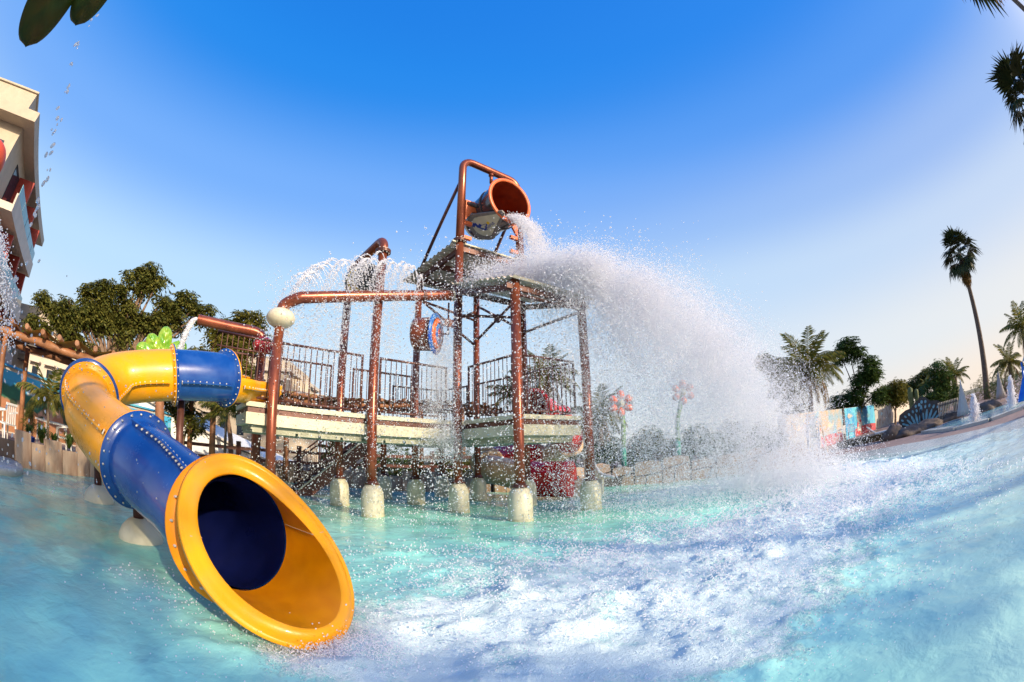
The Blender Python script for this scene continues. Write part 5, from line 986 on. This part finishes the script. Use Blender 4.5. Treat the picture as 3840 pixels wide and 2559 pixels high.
rr1 = Vector((math.cos(R(58)), -math.sin(R(58)), 0))
wing(pol(56.6, 23, .15), rr1, 1, 1.0); wing(pol(56.4, 23, .1), (rr1 + Vector((.1, .25, 0))).normalized(), -1, .95)
g = MB(); g.tube([pol(56.5, 22.9, .2), pol(56.5, 22.9, .9)], [.09, .05], 10); part('body', g, 'wing', bf)
ca = thing('cactus', 'olive column cactus with upturned arms behind the butterfly', 'plant', tuple(pol(55.2, 25, .1)))
for pts, r_ in (([pol(55.2, 25, .1), pol(55.2, 25, 2.05)], .17), ([pol(55.3, 25, .9), pol(56.0, 25, 1.1), pol(56.1, 25, 1.9)], .14), ([pol(56.0, 24.8, .7), pol(56.8, 24.8, .9), pol(57.0, 24.8, 1.5)], .12)):
    g = MB(); P_ = catmull(pts, 5); g.tube(P_ + [P_[-1] + Vector((0, 0, r_ * .6))], [r_] * len(P_) + [r_ * .3], 14); part('cactus_arm', g, 'cactus', ca)
for k, (az, d_, sx, sz, lb) in enumerate(((52.3, 18.3, 0.7, .5, 'brown layered rock at the end of the low bench'), (54.6, 18.6, 1.0, .35, 'low dark rock in front of the butterfly'), (57.5, 20.5, 1.1, .3, 'dark flat rock between the butterfly and the picket fence'), (61, 22, 1.0, .35, 'dark rock mound beside the shorter water jet'), (66.5, 21, 1.3, .35, 'dark rock edge behind the water jets'))):
    g = MB(); g.ball((0, 0, 0), (sx, sx * .6, sz), 40); c = pol(az, d_, .1); g.v = [tuple(Vector(v) * (1 + .3 * mn.noise(Vector(v) * 2.3 + Vector((k, 0, 0))) + .16 * abs(mn.noise(Vector(v) * 7 + Vector((k, 3, 0))))) + c) for v in g.v]; tag(part('garden_rock', g, 'rock'), lb, 'rock')
def parasol(az, d_, h, r, label, zb=.1):
    b0 = pol(az, d_, zb); t_ = thing('folded_parasol', label, 'parasol', tuple(b0), 'folded white parasols on the deck'); g = MB(); n_ = 24; V = []; prof_ = [(.02, h), (r * .25, h * .8), (r * .55, h * .5), (r * .85, h * .25), (r, h * .1), (r * .6, h * .08)]
    for i, (rr, z) in enumerate(prof_):
        for k in range(n_): q = rr * (1 + (.28 if k % 3 == 0 else -.1) * (i > 0)); V.append(b0 + Vector((q * math.cos(k * 6.28318 / n_), q * math.sin(k * 6.28318 / n_), z)))
    g.add(V, [(i * n_ + k, (i + 1) * n_ + k, (i + 1) * n_ + (k + 1) % n_, i * n_ + (k + 1) % n_) for i in range(5) for k in range(n_)], True); part('canopy', g, 'umb', t_); g = MB(); g.tube([b0, b0 + Vector((0, 0, h + .05))], .025, 8); part('pole', g, 'white', t_)
parasol(62.93, 20, 1.5, .30, 'folded white parasol in front of the stocky royal palm'); parasol(69.0, 26, 1.55, .3, 'folded white parasol near the foot of the tall palm')
# splash pad basin and jets at right
g = MB(); g.prism([tuple(pol(57.5, 18.6).xy), tuple(pol(62, 15.8).xy), tuple(pol(70, 16.2).xy), tuple(pol(74, 18).xy), tuple(pol(69, 20.5).xy), tuple(pol(61, 20.5).xy)], .0785, .11); struct('splash_pad_water', g, M['padwater'])
g = MB(); cpts = [pol(a, d_, 0) for a, d_ in ((57, 17.6), (62, 15.2), (67, 14.8), (72, 15.5), (76, 17.5))]
for a_, b3 in zip(cpts[:-1], cpts[1:]): g.bar(a_ + Vector((0, 0, .12)), b3 + Vector((0, 0, .12)), .5, .1)
struct('splash_pad_kerb', g, 'beach')
lf2 = thing('low_picket_fence', 'dark picket fence with white uprights beside the folded parasol', 'fence', tuple(pol(61, 21.5, .1)))
a_, b3 = pol(59.2, 21.5, .1), pol(62.2, 21.6, .1)
for z in (.25, .75): part('fence_rail', MB().bar(a_ + Vector((0, 0, z)), b3 + Vector((0, 0, z)), .05, .07), 'dark', lf2)
for k in range(13): p = a_.lerp(b3, k / 12); part('picket', MB().box(p + Vector((0, 0, .48)), (.05, .03, .8)), 'mcream', lf2)
bt = thing('blue_play_tower', 'small blue play tower with sloping slide behind the tall water jet', 'play structure', tuple(pol(73, 19, .1)))
for az in (73.0, 74.2, 75.5): g = MB(); g.tube([pol(az, 19, .1), pol(az, 19, 1.5)], .06, 8); part('post', g, 'bluefib', bt)
g = MB(); g.bar(pol(72.9, 19, .85), pol(75.9, 19, .9), .8, .1); part('platform', g, 'bluefib', bt); g = MB(); g.bar(pol(72.9, 18.6, 1.25), pol(75.9, 18.6, 1.3), .04, .12); part('guard', g, 'bluefib', bt)
g = MB(); g.bar(pol(73.4, 18.6, .9), pol(72.3, 17.6, .2), .4, .06); part('chute', g, 'bluefib', bt); g = MB(); g.lathe([(.5, 0), (.3, .25), (.05, .45), (0, .46)], pol(74.6, 19, 1.5), 16); part('roof', g, 'umb', bt)
# ================================================================== SUN BLOCKERS: unseen trees added behind the camera to filter the sunlight
for k, (az, d_, z_, r_, lb) in enumerate(((115.5, 21.6, 10.2, 4.4, 'unseen airy tree added behind the camera to filter sun on the pool'), (134.8, 21.2, 9.8, 4.4, 'unseen dense tree added behind the camera to keep sun off the slide'))):
    c = pol(az, d_, z_); rr = np.random.default_rng(40 + k); P_ = crown_points([(tuple(c), r_), (tuple(c + Vector((1, -2, -.6))), r_ * .8), (tuple(c + Vector((-1, 2, -.7))), r_ * .7)], (110, 640)[k], rr)
    t_ = thing('sun_blocker_tree', lb, 'tree', (c.x, c.y, .1)); quads('crown', leaf_quads(P_, size=(.6, 1.1), rng=rr), 'leaf', t_, off=wloc(t_)); g = MB(); g.tube([(c.x, c.y, 0), (c.x, c.y, z_)], [.3, .18], 10); part('trunk', g, 'bark', t_)
# ================================================================== WATER IN THE AIR
def spray(name, P_, rad, label, m_='drop', mesh_frac=0.):
    """countless drops: round points, each with its own radius (geometry nodes turn the vertices into points)"""
    P_ = np.asarray(P_, dtype=np.float32); rad = np.asarray(rad, dtype=np.float32); k = P_[:, 2] > -.02; P_, rad = P_[k], rad[k]
    me_ = bpy.data.meshes.new(name); me_.vertices.add(len(P_)); me_.vertices.foreach_set('co', P_.reshape(-1)); a_ = me_.attributes.new('rad', 'FLOAT', 'POINT'); a_.data.foreach_set('value', rad); me_.materials.append(M[m_]); me_.update()
    o = mesh_obj(name, me_); md = o.modifiers.new('drops', 'NODES'); ng = bpy.data.node_groups.new('drops', 'GeometryNodeTree'); md.node_group = ng
    ng.interface.new_socket('Geometry', in_out='INPUT', socket_type='NodeSocketGeometry'); ng.interface.new_socket('Geometry', in_out='OUTPUT', socket_type='NodeSocketGeometry')
    gi = ng.nodes.new('NodeGroupInput'); go = ng.nodes.new('NodeGroupOutput'); mp_ = ng.nodes.new('GeometryNodeMeshToPoints'); na = ng.nodes.new('GeometryNodeInputNamedAttribute'); na.data_type = 'FLOAT'; na.inputs['Name'].default_value = 'rad'
    sm = ng.nodes.new('GeometryNodeSetMaterial'); sm.inputs['Material'].default_value = M[m_]
    ng.links.new(gi.outputs[0], mp_.inputs['Mesh']); ng.links.new(na.outputs['Attribute'], mp_.inputs['Radius']); ng.links.new(mp_.outputs[0], sm.inputs[0]); ng.links.new(sm.outputs[0], go.inputs[0])
    o['kind'] = 'stuff'; o['label'] = label; return o
rg = np.random.default_rng(5); G_ = 9.81
def lump(P_, amt=.06, sc_=3., seed=0):      # break the cloud into clots
    n1 = fnoise(P_[:, 0] + P_[:, 2] * .7, P_[:, 1] + P_[:, 2], sc_, 4, seed); n2 = fnoise(P_[:, 0] - P_[:, 2], P_[:, 2] * 1.3 + P_[:, 1], sc_, 4, seed + 9)
    return P_[(n1 * .5 + n2 * .5) > rg.uniform(.28, .62, len(P_))]
# a) water leaving the bucket
n = 9500; lip = np.array([.14, 9.03, 6.74]); tt = rg.uniform(0, .60, n); sp_ = rg.normal(.02, .12, n); fwd = rg.normal(1.55, .20, n)
P_ = lip + np.outer(sp_, U) * (1 + tt[:, None] * .8) + np.outer(fwd * tt, -Vd) * 1. + rg.normal(0, .035, (n, 3)) * (1 + tt[:, None] * 3); P_[:, 2] -= .5 * G_ * tt ** 2 * .95 - .05
spray('bucket_stream', P_, rg.uniform(.005, .012, n), 'white stream of water falling from the tipped bucket')
# b) plume thrown off the roof
def plume(n, kids, sv, slow, jit, tb):
    src = np.stack([rg.normal(.75, .38, n), rg.normal(8.25, .38, n), rg.normal(5.12, .12, n)], -1)
    vel = 6.35 * np.clip(1 - np.abs(rg.normal(0, sv, n)), .04, 1); vel = np.where(rg.random(n) < slow, rg.uniform(.2, 5.4, n), vel); hd = rg.normal(R(92), R(6.5) + R(24) * (1 - vel / 6.35), n)
    vz = rg.normal(0, .35, n) + .2; tmax = (vz + np.sqrt(vz ** 2 + 2 * G_ * src[:, 2])) / G_; tt = tmax * rg.random(n) ** tb
    off = rg.normal(0, .12, (n, 3)) * (.4 + tt[:, None]); rp_ = lambda a: np.repeat(a, kids, 0)
    src, vel, hd, vz, tt, off = map(rp_, (src, vel, hd, vz, tt, off)); m_ = len(tt); tt = tt + rg.random(m_) * (.045 if kids > 1 else 0)
    return src + off + np.stack([np.sin(hd) * vel * tt, np.cos(hd) * vel * tt, vz * tt - .5 * G_ * tt ** 2], -1) + rg.normal(0, jit, (m_, 3))
P_ = np.concatenate([plume(32000, 15, .33, .17, .014, .60), plume(430000, 1, .36, .14, .02, .68)])
P_ = P_[P_[:, 0] < 7.7]; P_ = lump(P_, sc_=3.5, seed=3); n = len(P_); spray('splash_plume', P_, np.where(rg.random(n) < .025, rg.uniform(.007, .014, n), rg.uniform(.0024, .0064, n)), 'huge plume of white water arching off the tower roof into the pool')
# c) water breaking over the roof itself
n = 46000; a_ = rg.random(n); q0 = np.array([-.75, 8.55, 4.92]); q1 = np.array([1.9, 8.15, 4.95]); P_ = q0 + np.outer(a_, q1 - q0) + rg.normal(0, 1, (n, 3)) * np.array([.2, .3, .17]); P_[:, 2] += .15 * np.sin(a_ * 3.1); P_ = lump(P_, sc_=4, seed=6); n = len(P_)
spray('roof_splash', P_, rg.uniform(.004, .010, n), 'foaming water breaking over the lower tower roof')
# d) drips under the platform roof and pipe, falling rain around the tower
n = 20000; x_ = np.concatenate([rg.uniform(-1.6, 3.4, n // 2), rg.normal(.6, 1.2, n - n // 2)]); y_ = rg.uniform(5.8, 9.2, n) ; z_ = rg.uniform(0, 5.0, n) ; P_ = np.stack([x_, y_, z_], -1); P_ = lump(P_, sc_=2.2, seed=8); n = len(P_)
spray('falling_drops', P_, rg.choice([.0055, .008, .011, .016], n, p=[.45, .35, .17, .03]), 'drops of water raining around the tower and its deck')
n = 30000; P_ = np.stack([rg.normal(-1.55, .20, n), rg.normal(8.75, .2, n), 4.4 - 3.3 * rg.random(n) ** .6], -1); P_[:, 0] += (4.4 - P_[:, 2]) * rg.normal(.02, .06, n); P_ = lump(P_, sc_=2., seed=12); n = len(P_)
spray('wheel_veil', P_, rg.uniform(.003, .007, n), 'white veil of water falling from the water wheel')
# e) row of jets along the top of the spray pipe
J = []; Rj = []
for k in range(36):
    f_ = k / 35; p = np.array(pS.lerp(pE, .04 + .74 * f_)) + np.array([0, 0, .11]); vz = 2.6 + 1.0 * math.sin(f_ * 2.6) + rg.normal(0, .25) ; vx = -1.15 + .9 * f_ + rg.normal(0, .12); m_ = 420
    tt = rg.random(m_) ** .8 * (vz / G_ * 2.6 + .12); sw = tt / .6
    Q = p + np.stack([vx * tt * .9, -.55 * tt + 0 * tt, vz * tt - .5 * G_ * tt ** 2], -1) + rg.normal(0, 1, (m_, 3)) * (.004 + .10 * np.clip(tt - vz / G_ * 1.0, 0, 1))[:, None]; J.append(Q); Rj.append(np.where(tt < vz / G_, rg.uniform(.0045, .008, m_), rg.uniform(.0045, .011, m_)))
J.append(np.stack([rg.uniform(-4.9, -.9, 9000), rg.uniform(6.2, 8.0, 9000), rg.uniform(0, 4.6, 9000)], -1)); Rj.append(rg.choice([.005, .009, .014], 9000, p=[.65, .28, .07]))
spray('pipe_jets', np.concatenate(J), np.concatenate(Rj), 'curtain of thin jets and drops above the long spray pipe')
# f) whiter splash near the surface
n = 300000; x_ = rg.uniform(-3.2, 10.5, n); y_ = rg.uniform(.9, 11.5, n); c_ = churn(x_, y_); fo_ = np.clip(fnoise(x_, y_, 2.6, 6, 3) * 1.9 - .62, 0, 1); k = rg.random(n) < c_ * (fo_ * .75 + .04) * np.clip((7.6 - x_) / 1.5, 0, 1); x_, y_, c_ = x_[k], y_[k], c_[k]; n = len(x_)
z_ = np.abs(rg.normal(0, 1, n)) * (.02 + .05 * c_ + .22 * np.exp(-((x_ - 6.4) / 1.5) ** 2 - ((y_ - 7.4) / 1.6) ** 2)) * np.where(rg.random(n) < .05, 2.2, 1); dst = np.hypot(x_, y_)
spray('surface_splash', np.stack([x_, y_, z_], -1), np.clip(dst * .0017, .0022, .012) * rg.uniform(.6, 1.4, n), 'white froth and small drops jumping over the churned pool')
n = 18000; th_ = rg.normal(0, 1, (n, 3)); P_ = np.array([5.4, 7.6, .1]) + th_ * np.array([.75, 1.0, .36]); P_[:, 2] = np.abs(P_[:, 2]); spray('impact_mist', P_, rg.uniform(.0035, .008, n), 'thick white mist where the plume strikes the pool')
# g) small streams: spout, ball spout, slide mouth, jets at right
def stream(name, p, v, n, T, jit, rad, label):
    tt = rg.random(n) * T; P_ = np.array(p) + np.outer(tt, v) + rg.normal(0, 1, (n, 3)) * (jit * (.4 + tt / T))[:, None]; P_[:, 2] -= .5 * G_ * tt ** 2; return spray(name, P_, rg.uniform(rad * .6, rad * 1.3, n), label)
stream('spout_stream', (-6.75, 6.72, 3.72), (-.55, -.48, 0.1), 5000, .55, .03, .010, 'stream of water pouring from the short copper spout')
stream('ball_spout_stream', (-4.95, .6, 2.72), (.55, 1.6, .35), 1500, .5, .07, .008, 'water bursting from the orange ball spout')
n = 9000; P_ = np.array([-1.08, 2.12, .02]) + rg.normal(0, 1, (n, 3)) * np.array([.18, .12, .04]); P_[:, 2] = np.abs(P_[:, 2]); spray('mouth_splash', P_, rg.uniform(.0022, .0055, n), 'small splash at the lip of the slide mouth')
for az, d_, h_, lb in ((64.7, 15.9, .85, 'short white water jet in front of the folded parasol'), (70.8, 17, 1.0, 'taller white water jet near the blue play tower')):
    n = 3200; f_ = rg.random(n) ** .7; P_ = np.array(pol(az, d_, .1)) + rg.normal(0, 1, (n, 3)) * (.035 + .10 * (1 - f_))[:, None] * np.array([1, 1, .3]); P_[:, 2] = .1 + f_ * h_ * rg.uniform(.85, 1.1, n); o = spray('water_jet', P_, rg.uniform(.010, .017, n), lb)
# h) large clear drops close to the lens at left
db = MB(); dpos = []
for a, b3 in (((-86.2, 42.6), (-85.2, 39.5)), ((-84.6, 38.2), (-81.5, 34.5)), ((-80.6, 33.8), (-79.6, 31.5)), ((-78.9, 30.6), (-77.8, 28.6)), ((-77, 27.4), (-75.5, 23.5)), ((-75.4, 22), (-74.4, 18.5)), ((-74, 16), (-73.4, 9.5))):
    for k in range(7): f_ = random.random(); dpos.append((a[0] + (b3[0] - a[0]) * f_ + random.gauss(0, .35), a[1] + (b3[1] - a[1]) * f_ + random.gauss(0, .4), 2.6 + random.random() * .5, random.uniform(.006, .017)))
for k in range(60): dpos.append((random.uniform(-74, -66), random.uniform(-9, 16), random.uniform(2.3, 3.4), random.uniform(.004, .010)))
for k in range(90): dpos.append((random.uniform(-66, -42), random.uniform(-10, 6), random.uniform(2.5, 4.5), random.uniform(.003, .007)))
for az, el, d_, r_ in dpos:
    p = pol(az, d_, EYE + d_ * math.tan(R(el))); rot = Matrix.Rotation(random.uniform(-.5, .5), 3, 'X'); db.ball(p, (r_, r_ * .9, r_ * random.uniform(1., 1.8)), 10, rot=rot)
tag(part('near_drops', db, 'dropg'), 'chain of clear water drops falling from the dark hanging leaf', None, kind='stuff')
